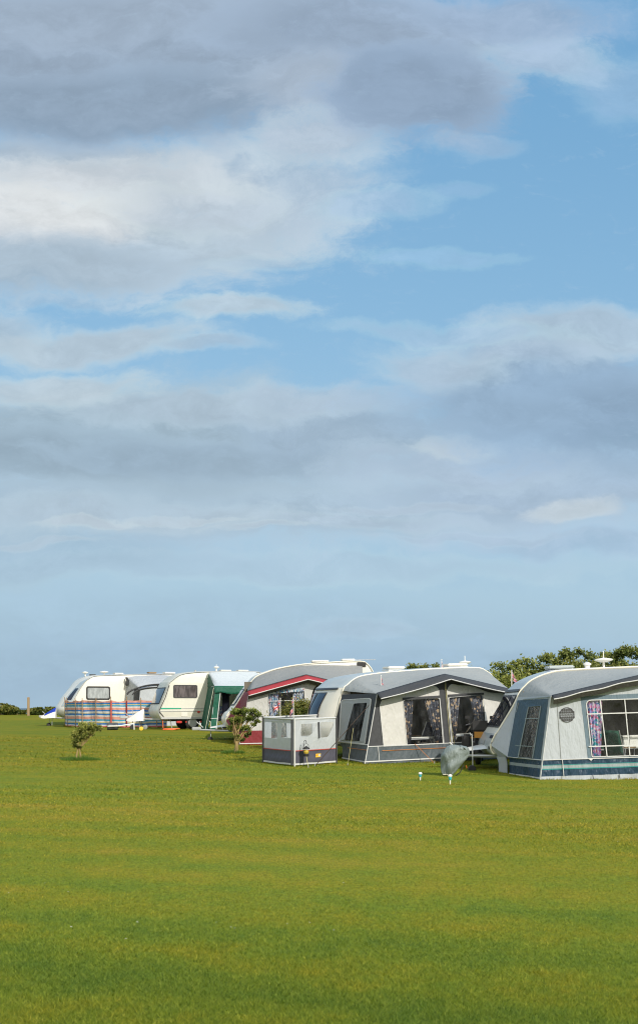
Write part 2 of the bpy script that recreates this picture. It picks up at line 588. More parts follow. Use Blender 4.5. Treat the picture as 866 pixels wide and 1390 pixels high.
def build_world():
    w = bpy.data.worlds.new('World')
    scn.world = w
    w.use_nodes = True
    t = w.node_tree
    t.nodes.clear()
    k = N(t)
    out = k.new('ShaderNodeOutputWorld')
    bg = k.new('ShaderNodeBackground')
    ST = 0.10
    bg.inputs[1].default_value = ST
    k.l.new(bg.outputs[0], out.inputs[0])
    sky = k.new('ShaderNodeTexSky')
    sky.sky_type = 'NISHITA'
    sky.sun_disc = False
    sky.sun_elevation = SUN_EL
    sky.sun_rotation = SUN_AZ
    sky.air_density = 1.0
    sky.dust_density = 0.4
    sky.ozone_density = 1.5
    d = k.new('ShaderNodeTexCoord').outputs['Generated']
    sp = k.new('ShaderNodeSeparateXYZ')
    k.l.new(d, sp.inputs[0])
    ay = k.m('MAXIMUM', k.m('ABSOLUTE', sp.outputs[1]), 0.15)
    u = k.m('DIVIDE', sp.outputs[0], ay)
    v = k.m('DIVIDE', sp.outputs[2], ay)
    uv = k.new('ShaderNodeCombineXYZ')
    k.l.new(u, uv.inputs[0])
    k.l.new(v, uv.inputs[1])
    uv = uv.outputs[0]
    # slow and quick warps shared by all the clouds
    w1 = k.vm('SUBTRACT', k.noise(scaled(k, uv, (1, 1.5, 1)), 5.0, 3, 0.5, 1), (0.5, 0.5, 0.5))
    w2 = k.vm('SUBTRACT', k.noise(scaled(k, uv, (1, 1.7, 1)), 16.0, 5, 0.6, 1), (0.5, 0.5, 0.5))
    uvw = k.vm('ADD', uv, k.vm('ADD', k.vm('SCALE', w1, 0.055), k.vm('SCALE', w2, 0.026)))
    s2 = k.new('ShaderNodeSeparateXYZ')
    k.l.new(uvw, s2.inputs[0])
    uw, vw = s2.outputs[0], s2.outputs[1]
    fb = k.m('SUBTRACT', k.noise(scaled(k, uvw, (1, 1.7, 1)), 9.0, 9, 0.66), 0.5)
    fb2 = k.m('SUBTRACT', k.noise(scaled(k, uvw, (1, 1.9, 1)), 27.0, 8, 0.68), 0.5)
    tex = k.m('ADD', k.m('MULTIPLY', fb, 0.7), k.m('MULTIPLY', fb2, 0.6))

    def C(rgb):
        return tuple(x / ST for x in lin(rgb))

    # clear-sky colour: the Nishita sky, pulled towards the maritime haze low down
    base = k.mix(1.0, sky.outputs[0], (SKYMUL[0], SKYMUL[1], SKYMUL[2]), 'MULTIPLY')
    base = k.mix(0.8, base, k.mix(k.ss(v, 0.2, 0.6), C((150, 197, 230)), C((122, 178, 221))))
    hz = k.ss(v, 0.0, 0.36, 0.92, 0.0)
    cur = k.mix(hz, base, k.mix(k.ss(v, 0.02, 0.13), C((164, 189, 207)), C((176, 203, 220))))
    # px, py, rx, ry, softness, opacity, colour, noise amount
    BL = [
        (260, 845, 700, 60, 1.0, .40, (168, 195, 214), .8),
        (650, 905, 420, 45, 1.0, .35, (152, 180, 205), .6),
        (130, 905, 420, 55, 1.0, .35, (150, 177, 202), .6),
        (480, 850, 90, 14, 1.0, .35, (172, 192, 210), 1.0),
        (330, 775, 560, 20, .9, .40, (178, 199, 215), .8),
        # low sheet of pale grey
        (330, 690, 700, 66, .9, .80, (170, 189, 205), .8),
        (760, 655, 330, 80, .9, .80, (165, 186, 207), .8),
        (20, 755, 330, 50, 1.0, .45, (155, 180, 199), .7),
        (800, 745, 200, 22, 1.0, .45, (160, 182, 206), .8),
        (772, 697, 66, 18, .8, .65, (198, 209, 215), .7),
        (170, 705, 260, 24, .9, .50, (180, 197, 210), .9),
        (480, 712, 180, 14, .9, .40, (178, 196, 212), .9),
        (110, 716, 70, 7, .9, .55, (190, 203, 213), 1.0),
        (240, 712, 90, 6, .9, .50, (188, 202, 212), 1.0),
        (350, 722, 70, 6, .9, .45, (186, 200, 212), 1.0),
        (60, 738, 80, 6, .9, .40, (182, 197, 209), 1.0),
        (560, 690, 120, 8, .9, .40, (180, 196, 211), 1.0),
        (640, 735, 150, 7, .9, .40, (172, 191, 210), 1.0),
        # middle band
        (180, 600, 430, 92, .75, .92, (159, 180, 195), .7),
        (480, 590, 200, 56, .9, .80, (156, 178, 198), .8),
        (60, 625, 300, 46, .9, .70, (150, 172, 189), .8),
        (300, 625, 260, 30, .9, .55, (150, 172, 191), .9),
        (70, 522, 150, 26, .9, .80, (186, 201, 211), .8),
        (290, 555, 220, 22, .9, .60, (174, 192, 207), .9),
        (440, 545, 140, 22, .9, .50, (174, 193, 210), .8),
        (620, 630, 190, 34, .9, .60, (172, 191, 210), .9),
        (610, 600, 60, 16, .8, .60, (192, 205, 215), .9),
        # right-hand cloud
        (740, 525, 230, 92, .75, .95, (146, 172, 197), .75),
        (840, 570, 190, 80, .9, .80, (140, 166, 191), .7),
        (800, 440, 170, 34, .8, .85, (172, 192, 209), .8),
        (590, 495, 100, 36, .9, .65, (178, 197, 213), .8),
        (700, 468, 140, 26, .9, .55, (172, 192, 211), .8),
        (620, 448, 190, 14, .9, .55, (168, 196, 219), .9),
        (640, 560, 160, 40, .9, .45, (148, 174, 198), .8),
        # left streaks
        (130, 465, 170, 28, .8, .88, (180, 197, 210), .8),
        (270, 478, 90, 12, .9, .65, (172, 193, 211), .8),
        (0, 445, 80, 34, .9, .70, (178, 195, 208), .8),
        (320, 424, 115, 20, .8, .88, (182, 200, 213), .9),
        (100, 405, 160, 10, 1.0, .40, (165, 192, 214), .9),
        # large upper cloud: bright belly
        (150, 300, 330, 105, .7, .95, (178, 194, 207), .75),
        (60, 360, 240, 50, .9, .80, (166, 185, 201), .8),
        (330, 250, 200, 76, .9, .75, (176, 193, 209), .8),
        (80, 212, 260, 34, .9, .85, (180, 194, 207), .7),
        (80, 275, 130, 50, .9, .92, (216, 220, 222), .6),
        (150, 235, 180, 30, .9, .70, (200, 208, 215), .8),
        (250, 270, 120, 34, 1.0, .55, (192, 204, 214), .8),
        (510, 277, 80, 18, .9, .55, (166, 194, 219), .9),
        (370, 345, 90, 16, 1.0, .45, (172, 196, 215), 1.0),
        (610, 343, 110, 12, 1.0, .45, (160, 196, 224), 1.4),
        (620, 265, 50, 12, 1.0, .35, (160, 192, 220), 1.0),
        # dark ceiling above it
        (180, 60, 560, 125, .6, 1.0, (150, 168, 188), .6),
        (150, 140, 430, 58, .8, .90, (142, 162, 183), .6),
        (90, 20, 330, 40, .9, .60, (160, 177, 196), .8),
        (430, 120, 120, 50, 1.0, .65, (172, 187, 204), .9),
        (500, 40, 260, 62, .9, .90, (150, 169, 191), .7),
        (740, 78, 100, 32, .9, .80, (170, 192, 215), .9),
        (690, 15, 170, 40, 1.0, .80, (156, 178, 204), .9),
        (850, 110, 90, 50, 1.0, .50, (156, 187, 215), .9),
        (440, 195, 100, 34, 1.0, .80, (184, 198, 212), .8),
        (650, 120, 60, 26, 1.0, .70, (176, 194, 213), .9),
        (575, 135, 135, 74, .60, .95, (142, 163, 187), .85),
        (530, 115, 90, 50, .8, .60, (139, 160, 184), .6),
        (640, 205, 70, 16, 1.0, .45, (165, 188, 211), .9),
    ]
    for (px, py, rx, ry, soft, op, c, na) in BL:
        c = tuple(min(228, x * 1.015) for x in c)
        u0, v0 = (px - CX) / F, (HY - py) / F
        du = k.m('MULTIPLY', k.m('SUBTRACT', uw, u0), F / rx)
        dv = k.m('MULTIPLY', k.m('SUBTRACT', vw, v0), F / ry)
        r2 = k.m('SQRT', k.m('ADD', k.m('MULTIPLY', du, du), k.m('MULTIPLY', dv, dv)))
        den = k.m('SUBTRACT', 1.0, r2)
        den = k.m('ADD', den, k.m('MULTIPLY', fb, na * 1.45))
        den = k.m('ADD', den, k.m('MULTIPLY', fb2, na * 0.95))
        a = k.ss(den, 0.0 - soft * .35, soft * .65, 0.0, op)
        cc = k.mix(k.ss(tex, -0.20, 0.20), C(tuple(x * .955 for x in c)), C(tuple(min(255, x * 1.045) for x in c)))
        cc = k.mix(k.ss(den, 0.0, 0.5, 0.75, 0.0), cc, C(tuple(min(232, x * 1.10 + 4) for x in c)))
        cur = k.mix(a, cur, cc)
    # fine ripples of high cloud on the clear part
    rp = k.noise(scaled(k, uvw, (1, 3.2, 1)), 40.0, 5, 0.65)
    cur = k.mix(k.m('MULTIPLY', k.ss(rp, 0.56, 0.75), 0.16), cur, C((178, 204, 226)))
    # below the horizon
    cur = k.mix(k.ss(v, -0.03, -0.002, 1.0, 0.0), cur, C((110, 125, 120)))
    # unseen bright cloud added behind the camera to fill the shaded caravan fronts
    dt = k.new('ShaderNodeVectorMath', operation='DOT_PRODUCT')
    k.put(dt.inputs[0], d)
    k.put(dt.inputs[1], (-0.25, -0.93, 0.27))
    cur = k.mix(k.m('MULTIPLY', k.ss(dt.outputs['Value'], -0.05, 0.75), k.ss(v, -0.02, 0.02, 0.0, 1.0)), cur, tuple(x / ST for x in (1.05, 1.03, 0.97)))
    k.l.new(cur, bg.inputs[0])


SKYMUL = (1.0, 1.0, 1.0)
build_world()

# ------------------------------------------------------------------ terrain and sea
def build_ground():
    xs = sorted(set([-400, -250, -150, -90] + [x for x in range(-60, 61, 3)] + [90, 150, 250, 400]))
    ys = [-300, -150, -60] + [y * 1.0 for y in range(-20, 116, 2)] + [140, 200]
    mb = MB()
    vs = []
    for y in ys:
        for x in xs:
            z = ground(y)
            if 0 < y < 70:
                z += 0.03 * noise.noise((x * .13, y * .13, 0)) * min(1, abs(y - 0) / 20)
            vs.append((x, y, z))
    n = len(xs)
    fs = [(j * n + i, j * n + i + 1, (j + 1) * n + i + 1, (j + 1) * n + i) for j in range(len(ys) - 1) for i in range(n - 1)]
    mb.add(vs, fs)
    m, k, b, o = newmat('mown_turf')
    c = grass_colour(k)
    pos = k.new('ShaderNodeNewGeometry').outputs['Position']
    fine = k.noise(scaled(k, pos, (1, 0.45, 1)), 34.0, 4, 0.7)
    c = k.mix(k.ss(fine, 0.35, 0.68), k.mix(1.0, c, (0.60, 0.62, 0.6), 'MULTIPLY'), k.mix(1.0, c, (0.98, 0.98, 0.98), 'MULTIPLY'))
    k.put(b.inputs['Base Color'], c)
    b.inputs['Roughness'].default_value = 0.9
    b.inputs['Specular IOR Level'].default_value = 0.1
    bp = k.new('ShaderNodeBump')
    bp.inputs['Strength'].default_value = 0.8
    bp.inputs['Distance'].default_value = 0.04
    k.put(bp.inputs['Height'], fine)
    k.put(b.inputs['Normal'], bp.outputs[0])
    g = mb.build('field', m, None, 60)
    tag(g, kind='structure')
    return g


def grass_colour(k):
    pos = k.new('ShaderNodeNewGeometry').outputs['Position']
    sp = k.new('ShaderNodeSeparateXYZ')
    k.l.new(pos, sp.inputs[0])
    # mowing passes slant gently across the view, blurred by a slow wobble
    a = R(-22)
    wob = k.m('MULTIPLY', k.m('SUBTRACT', k.noise(scaled(k, pos, (0.06, 0.16, 1)), 1.0, 3), 0.5), 2.2)
    q = k.m('ADD', k.m('ADD', k.m('MULTIPLY', sp.outputs[0], -math.sin(a)), k.m('MULTIPLY', sp.outputs[1], math.cos(a))), wob)
    band = k.m('SINE', k.m('MULTIPLY', q, 2 * math.pi / 1.6))
    rot = k.new('ShaderNodeVectorRotate', rotation_type='Z_AXIS')
    k.put(rot.inputs['Vector'], pos)
    rot.inputs['Angle'].default_value = R(16)
    rp = rot.outputs[0]
    big = k.noise(scaled(k, rp, (0.09, 0.22, 1)), 1.0, 3, 0.5)
    streak = k.noise(scaled(k, rp, (0.6, 1.25, 1)), 1.0, 7, 0.7)
    med = k.noise(scaled(k, pos, (3.2, 2.2, 1)), 1.0, 5, 0.7)
    f = k.m('ADD', k.m('MULTIPLY', k.m('SUBTRACT', big, 0.5), 0.8), k.m('MULTIPLY', k.m('SUBTRACT', streak, 0.5), 1.05))
    f = k.m('ADD', f, k.m('MULTIPLY', k.m('SUBTRACT', med, 0.5), 1.0))
    f = k.m('ADD', f, k.m('MULTIPLY', band, 0.12))
    # the middle distance of the field is drier
    dry = k.m('MULTIPLY', k.ss(sp.outputs[1], 7, 12), k.ss(sp.outputs[1], 18, 42, 1.0, 0.62))
    f = k.m('ADD', f, k.m('MULTIPLY_ADD', dry, 0.20, 0.40))
    c = k.ramp(f, [(0.02, (0.142, 0.222, 0.028)), (0.36, (0.212, 0.274, 0.028)), (0.66, (0.282, 0.290, 0.025)), (1.0, (0.37, 0.305, 0.038))])
    # the turf turns darker and duller with distance
    c = k.mix(k.ss(sp.outputs[1], 20, 42, 0.0, 0.8), c, k.mix(1.0, c, (0.86, 0.78, 0.60), 'MULTIPLY'))
    return c


build_ground()

sea_mb = MB()
sea_mb.add([(-30000, 95, -14), (30000, 95, -14), (30000, 30000, -14), (-30000, 30000, -14)], [(0, 1, 2, 3)])
m, k, b, o = newmat('grey_blue_sea')
k.put(b.inputs['Base Color'], (0.035, 0.075, 0.115))
b.inputs['Roughness'].default_value = 0.35
bp = k.new('ShaderNodeBump')
bp.inputs['Strength'].default_value = 0.6
bp.inputs['Distance'].default_value = 0.6
k.put(bp.inputs['Height'], k.noise(scaled(k, k.new('ShaderNodeNewGeometry').outputs['Position'], (0.05, 0.2, 1)), 1.0, 5, 0.6))
k.put(b.inputs['Normal'], bp.outputs[0])
tag(sea_mb.build('sea', m), kind='structure')


def build_grass():
    rng = np.random.default_rng(3)
    n = 480000
    # even density per picture area: distance from 1/d uniform, spread across the wedge in front of the camera
    q = rng.random(n)
    d0, d1 = 5.2, 46.0
    d = 1.0 / (1 / d1 + (1 / d0 - 1 / d1) * q)
    x = (rng.random(n) * 2 - 1) * 0.37 * d
    y = d
    gy = np.linspace(0, 80, 801)
    gz = np.array([ground(v) for v in gy])
    z = np.interp(y, gy, gz)
    px = d / 1177.0                       # size of a picture element out there
    h = np.maximum(0.012 + 0.014 * rng.random(n), px * (0.7 + 0.8 * rng.random(n)))
    wdt = np.maximum(0.0042, px * 0.80) * (0.7 + 0.6 * rng.random(n))
    az = rng.random(n) * 2 * np.pi
    lean = (rng.random(n) * 1.5 + 0.5) * h
    la = rng.random(n) * 2 * np.pi
    # longer unmown fringe along the skirts and round the feet of things
    fx, fy, fh = [], [], []
    for (x0, y0), (x1, y1), hh in FRINGE:
        L = math.hypot(x1 - x0, y1 - y0)
        k_ = int(L * 260)
        t = rng.random(k_)
        fx.append(x0 + (x1 - x0) * t + rng.normal(size=k_) * .05)
        fy.append(y0 + (y1 - y0) * t + rng.normal(size=k_) * .05)
        fh.append(hh * (.35 + .75 * rng.random(k_)) * (.6 + .4 * np.sin(t * L * 2.3) * np.sin(t * L * 5.1 + 1)))
    fx, fy, fh = np.concatenate(fx), np.concatenate(fy), np.concatenate(fh)
    x, y = np.concatenate([x, fx]), np.concatenate([y, fy])
    z = np.interp(y, gy, gz)
    h = np.concatenate([h, fh])
    wdt = np.concatenate([wdt, np.maximum(.006, fy / 1177.0 * .55)])
    k2 = len(fx)
    n += k2
    az = np.concatenate([az, rng.random(k2) * 2 * np.pi])
    lean = np.concatenate([lean, fh * (.2 + .5 * rng.random(k2))])
    la = np.concatenate([la, rng.random(k2) * 2 * np.pi])
    bx, by = np.cos(az) * wdt / 2, np.sin(az) * wdt / 2
    tx, ty = np.cos(la) * lean, np.sin(la) * lean
    co = np.empty((n, 3, 3), dtype=np.float32)
    co[:, 0] = np.stack([x - bx, y - by, z - 0.004], 1)
    co[:, 1] = np.stack([x + bx, y + by, z - 0.004], 1)
    co[:, 2] = np.stack([x + tx, y + ty, z + h], 1)
    me = bpy.data.meshes.new('grass')
    me.vertices.add(n * 3)
    me.vertices.foreach_set('co', co.ravel())
    me.loops.add(n * 3)
    me.loops.foreach_set('vertex_index', np.arange(n * 3, dtype=np.int32))
    me.polygons.add(n)
    me.polygons.foreach_set('loop_start', np.arange(0, n * 3, 3, dtype=np.int32))
    me.update(calc_edges=True)
    at = me.attributes.new('tint', 'FLOAT', 'POINT')
    at.data.foreach_set('value', np.repeat(rng.random(n).astype(np.float32), 3))
    m, k, b, o = newmat('grass_blades')
    c = grass_colour(k)
    ta = k.new('ShaderNodeAttribute', attribute_name='tint').outputs['Fac']
    c = k.mix(1.0, c, k.ramp(ta, [(0.0, (0.30, 0.38, 0.34)), (0.3, (0.72, 0.78, 0.75)), (0.6, (1.05, 1.02, 1.0)), (0.88, (1.50, 1.32, 1.5)), (1.0, (2.3, 1.85, 3.0))]), 'MULTIPLY')
    k.put(b.inputs['Base Color'], c)
    b.inputs['Roughness'].default_value = 0.55
    b.inputs['Specular IOR Level'].default_value = 0.25
    t = k.new('ShaderNodeBsdfTranslucent')
    k.put(t.inputs['Color'], k.mix(1.0, c, (1.15, 1.1, 0.6), 'MULTIPLY'))
    mx = k.new('ShaderNodeMixShader')
    mx.inputs[0].default_value = 0.45
    k.l.new(b.outputs[0], mx.inputs[1])
    k.l.new(t.outputs[0], mx.inputs[2])
    k.l.new(mx.outputs[0], o.inputs[0])
    me.materials.append(m)
    o = bpy.data.objects.new('grass', me)
    col.objects.link(o)
    tag(o, 'short mown grass covering the camping field', 'grass', kind='stuff')



# ------------------------------------------------------------------ pitch frames
class Unit:
    """a pitch: local x from the caravan's nose to its rear, local y from its awning side (0) to its far side, z up"""
    def __init__(s, X, Y, th, gz, ry=0.0):
        s.P = Vector((X, Y, gz))
        s.th, s.ry = R(th), R(ry)
        s.M = Matrix.Translation(s.P) @ Matrix.Rotation(s.th, 4, 'Z') @ Matrix.Rotation(s.ry, 4, 'Y')
        s.I = s.M.inverted()

    def loc(s, px, py, y=0.0):
        """local (x, z) of the point of the pitch's plane y seen at a pixel of the photograph"""
        o = s.I @ Vector((0, 0, 0))
        d = s.I.to_3x3() @ Vector(((px - CX) / F, 1.0, (HY - py) / F))
        t = (y - o.y) / d.y
        p = o + d * t
        return (p.x, p.z)

    def pts(s, lst, y=0.0):
        return [s.loc(a, b, y) for (a, b) in lst]

    def world(s, x, y, z):
        return s.M @ Vector((x, y, z))

    def root(s, name, label, cat, group=None, off=(0, 0, 0)):
        return empty(name, s.M @ Vector(off), s.th, label, cat, group, s.ry)


U1 = Unit(4.24, 28.87, 3, -1.62, -1.6)
U2 = Unit(0.48, 33.6, 22, -1.49, -1.6)
U3 = Unit(-3.13, 42.9, 12, -1.27, -0.8)
U4 = Unit(-6.99, 51.3, 20, -0.97)
U5 = Unit(-12.3, 59.0, 27, -0.97)
HALL = []


def interp(poly, t):
    """point along a polyline by index fraction 0..1 of its length"""
    L = [0]
    for i in range(len(poly) - 1):
        L.append(L[-1] + (Vector(poly[i + 1]) - Vector(poly[i])).length)
    q = t * L[-1]
    for i in range(len(poly) - 1):
        if q <= L[i + 1] or i == len(poly) - 2:
            a = (q - L[i]) / max(1e-9, L[i + 1] - L[i])
            return Vector(poly[i]).lerp(Vector(poly[i + 1]), min(1, max(0, a)))


def smooth_poly(pts, n=3):
    """Catmull-Rom through the points"""
    out = []
    P = [Vector(p) for p in pts]
    for i in range(len(P) - 1):
        p0, p1, p2, p3 = P[max(i - 1, 0)], P[i], P[i + 1], P[min(i + 2, len(P) - 1)]
        for j in range(n):
            t = j / n
            out.append(0.5 * ((2 * p1) + (p2 - p0) * t + (2 * p0 - 5 * p1 + 4 * p2 - p3) * t * t + (3 * p1 - p0 - 3 * p2 + p3) * t ** 3))
    out.append(P[-1])
    return [tuple(p) for p in out]


def make_caravan(U, label, prof, W, body_mat, floor=0.42, bulge=0.14, wheel_x=2.6, front_mat=None, front_split=None,
                 rail=True, rail_mat=None, yaw=0.0):
    """prof: outline from the front bottom, over the roof, to the rear bottom (x, z)"""
    root = U.root('caravan', label, 'caravan', 'touring caravans on the pitches')
    root.rotation_euler.z += R(yaw)
    top = smooth_poly(prof, 4)
    n = len(top)
    cx = sum(p[0] for p in top) / n
    cz = 1.5
    rings = [(0.0, .05), (.012, .022), (.05, .0), (W * .2, 0), (W * .35, 0), (W * .5, 0), (W * .65, 0), (W * .8, 0), (W - .05, 0), (W - .012, .022), (W, .05)]
    mb = MB()
    body_i = mb.mat(body_mat)
    vs = []

    def bul(x, y, z):
        q = 1 - ((y - W / 2) / (W / 2)) ** 2
        fr = max(0.0, min(1.0, (1.3 - x) / 1.1)) * max(0, min(1, (2.5 - z) / 1.0))
        rr = max(0.0, min(1.0, (x - (prof[-1][0] - .5)) / .5))
        return x - bulge * q * fr + 0.05 * q * rr

    def lift(y):
        q = 1 - ((y - W / 2) / (W / 2)) ** 2
        return 0.05 * q

    for (y, ins) in rings:
        for (x, z) in top:
            s = 1 - ins / 2.4
            zz = cz + (z - cz) * (1 - ins / 1.3)
            xx = cx + (x - cx) * s
            vs.append((bul(xx, y, zz), y, zz + (lift(y) * max(0, min(1, (zz - 2.0) / .5)))))
    fs, mi = [], []
    fm = mb.mat(front_mat) if front_mat else body_i
    for i in range(len(rings) - 1):
        for j in range(n - 1):
            fs.append((i * n + j, i * n + j + 1, (i + 1) * n + j + 1, (i + 1) * n + j))
            zc = (top[j][1] + top[j + 1][1]) / 2
            xc = (top[j][0] + top[j + 1][0]) / 2
            isf = front_mat and front_split and front_split(xc, zc) and 0.03 < (rings[i][0] + rings[i + 1][0]) / 2 < W - .03
            mi.append(fm if isf else body_i)
        fs.append((i * n + n - 1, i * n, (i + 1) * n, (i + 1) * n + n - 1))
        mi.append(body_i)
    for base, rev in ((0, False), ((len(rings) - 1) * n, True)):
        tr = tessellate_polygon([[Vector((vs[base + j][0], vs[base + j][2], 0)) for j in range(n)]])
        for t in tr:
            fs.append(tuple(base + q for q in t))
            mi.append(body_i)
    mb.v, mb.f, mb.mi = vs, fs, mi
    mb.build('body', None, root, 35)

    # front surface as a function for the window panes that lie on it
    fr = [p for p in top if p[0] < 2.2 and p[1] < 2.62]
    k_max = max(range(len(fr)), key=lambda i: fr[i][1])
    fr = fr[:k_max + 1]

    def fx(z):
        for i in range(len(fr) - 1):
            if fr[i][1] <= z <= fr[i + 1][1] and fr[i + 1][1] > fr[i][1]:
                t = (z - fr[i][1]) / (fr[i + 1][1] - fr[i][1])
                return fr[i][0] + t * (fr[i + 1][0] - fr[i][0])
        return fr[0][0] if z < fr[0][1] else fr[-1][0]

    def front_at(y, z, out=0.012):
        return (bul(fx(z), y, z) - out, y, z + out * .4)
    root_fn = dict(root=root, front=front_at, W=W, top=top, fx=fx, U=U)
    # awning rail along the near edge
    if rail:
        rl = [(x, -.012, z) for (x, z) in top if z > floor + .05]
        MB().tube(rl, .022, 5).build('awning_rail', rail_mat or M['rail'], root, 60)
    # chassis, A-frame, jockey wheel
    L = prof[-1][0]
    c = MB()
    c.box((L / 2 + .2, W * .5, floor - .04), (L * .86, W * .80, .10))
    c.box((wheel_x, W * .5, .33), (.08, W * .8, .08))
    c.build('chassis', M['chassis'], root)
    for yy in (.16, W - .16):
        w = MB()
        w.lathe((wheel_x, yy, .31), [(.10, -.09), (.27, -.09), (.31, -.06), (.31, .06), (.27, .09), (.10, .09)], 22, (0, 1, 0))
        wo = w.build('wheel', M['black'], root, 40)
        MB().lathe((wheel_x, yy - .095 if yy < 1 else yy + .095, .31), [(.02, -.012), (.19, -.012), (.20, .0), (.19, .012), (.02, .012)], 18, (0, 1, 0)).build('hub_cap', M['alu'], wo, 40)
        for xx in (.55, L - .45):
            MB().tube([(xx, yy, floor), (xx + .10, yy, .04)], .022, 6).box((xx + .10, yy, .02), (.16, .12, .03)).build('corner_steady', M['galv'], root)
    return root_fn


def drawbar(C, hitch_x=-1.25, z=.46, cover=True, lockermat=None, jock=True, jy=None, jx=-.95, jtop=1.0):
    root, W = C['root'], C['W']
    a = MB()
    for s in (-1, 1):
        a.tube([(.5, W / 2 + s * .85, z - .06), (-.35, W / 2 + s * .42, z - .04), (hitch_x, W / 2, z)], .04, 6)
    a.box((hitch_x - .12, W / 2, z + .05), (.34, .11, .12), bev=.02)
    a.tube([(hitch_x + .12, W / 2, z + .08), (hitch_x - .12, W / 2, z + .30)], .02, 6)
    a.build('drawbar', M['galv'], root)
    if lockermat:
        lk = MB()
        lk.grid(lambda u, v: (lerp(-.78, .12, u), W / 2 + (lerp(-.5, .5, v)) * (.5 + .75 * u), z + .0 + .26 * math.sin(math.pi * min(1, .08 + v * .92) if v < .5 else math.pi * min(1, 1.0 - v * .92 + .0)) ** .4 * (.4 + .6 * u)), 8, 10)
        lk.build('drawbar_fairing', lockermat, root, 60)
    if jock:
        yy = W / 2 - .12 if jy is None else jy
        j = MB()
        j.tube([(jx, yy, .16), (jx, yy, jtop)], .016, 8)
        j.tube([(jx, yy, jtop), (jx - .05, yy, jtop + .02), (jx - .05, yy, jtop + .06)], .010, 6)
        jo = j.build('jockey_post', M['galv'], root, 50)
        w = MB()
        w.lathe((jx - .02, yy, .105), [(.02, -.04), (.085, -.04), (.10, -.025), (.10, .025), (.085, .04), (.02, .04)], 16, (0, 1, 0))
        w.build('jockey_wheel', M['black'], jo, 40)


def lerp(a, b, t):
    return a + (b - a) * t


def front_window(C, y0, y1, z0, z1, mat, frame=M['black'], fw=.05):
    f = MB()
    f.grid(lambda u, v: C['front'](lerp(y0, y1, u), lerp(z0, z1, v), .012), 6, 6)
    fo = f.build('front_window', frame, C['root'], 60)
    p = MB()
    p.grid(lambda u, v: C['front'](lerp(y0 + fw, y1 - fw, u), lerp(z0 + fw, z1 - fw, v), .022), 6, 6)
    p.build('pane', mat, fo, 60)
    return fo


def side_window(C, x0, z0, x1, z1, mat, frame=M['black'], fw=.05, r=.09):
    f = MB()
    f.panel(rrect(x0, z0, x1, z1, r), [rrect(x0 + fw, z0 + fw, x1 - fw, z1 - fw, r * .7)], lambda a, b: (a, -.016, b))
    fo = f.build('side_window', frame, C['root'], None, .02)
    p = MB()
    p.panel(rrect(x0 + fw, z0 + fw, x1 - fw, z1 - fw, r * .7), [], lambda a, b: (a, -.013, b))
    p.build('pane', mat, fo)
    return fo


def roof_hatch(C, x, y, zt, w=.55, d=.55, h=.09, mat=None, base=None, tilt=0.0):
    zt -= .03
    h *= .8
    b = MB().box((x, y, zt + .02), (w * 1.0, d * 1.0, .05), bev=.01).build('roof_hatch', base or M['white_plastic'], C['root'])
    MB().box((x, y, zt + .055 + h * .6), (w, d, h), Matrix.Rotation(tilt, 3, 'Y'), bev=.03).build('lid', mat or M['white_plastic'], b, 40)


def aerial(C, x, y, zt, mast=.18, r=.2, spike=.14):
    a = MB()
    a.tube([(x, y, zt - .02), (x, y, zt + mast)], .03, 8)
    ao = a.build('aerial', M['white_plastic'], C['root'], 50)
    d = MB()
    d.lathe((x, y, zt + mast), [(.03, -.05), (r * .55, -.035), (r * .96, .0), (r, .015), (r * .8, .04), (r * .3, .06), (.02, .07)], 18)
    d.build('dish', M['white_plastic'], ao, 50)
    if spike:
        MB().tube([(x, y, zt + mast + .05), (x, y, zt + mast + .06 + spike)], .012, 5).build('whip', M['white_plastic'], ao)


def roof_z(C, x):
    t = C['top']
    best = 2.5
    for i in range(len(t) - 1):
        if min(t[i][0], t[i + 1][0]) <= x <= max(t[i][0], t[i + 1][0]) and t[i][1] > 1.9:
            q = (x - t[i][0]) / ((t[i + 1][0] - t[i][0]) or 1)
            best = t[i][1] + q * (t[i + 1][1] - t[i][1])
    return best + .045


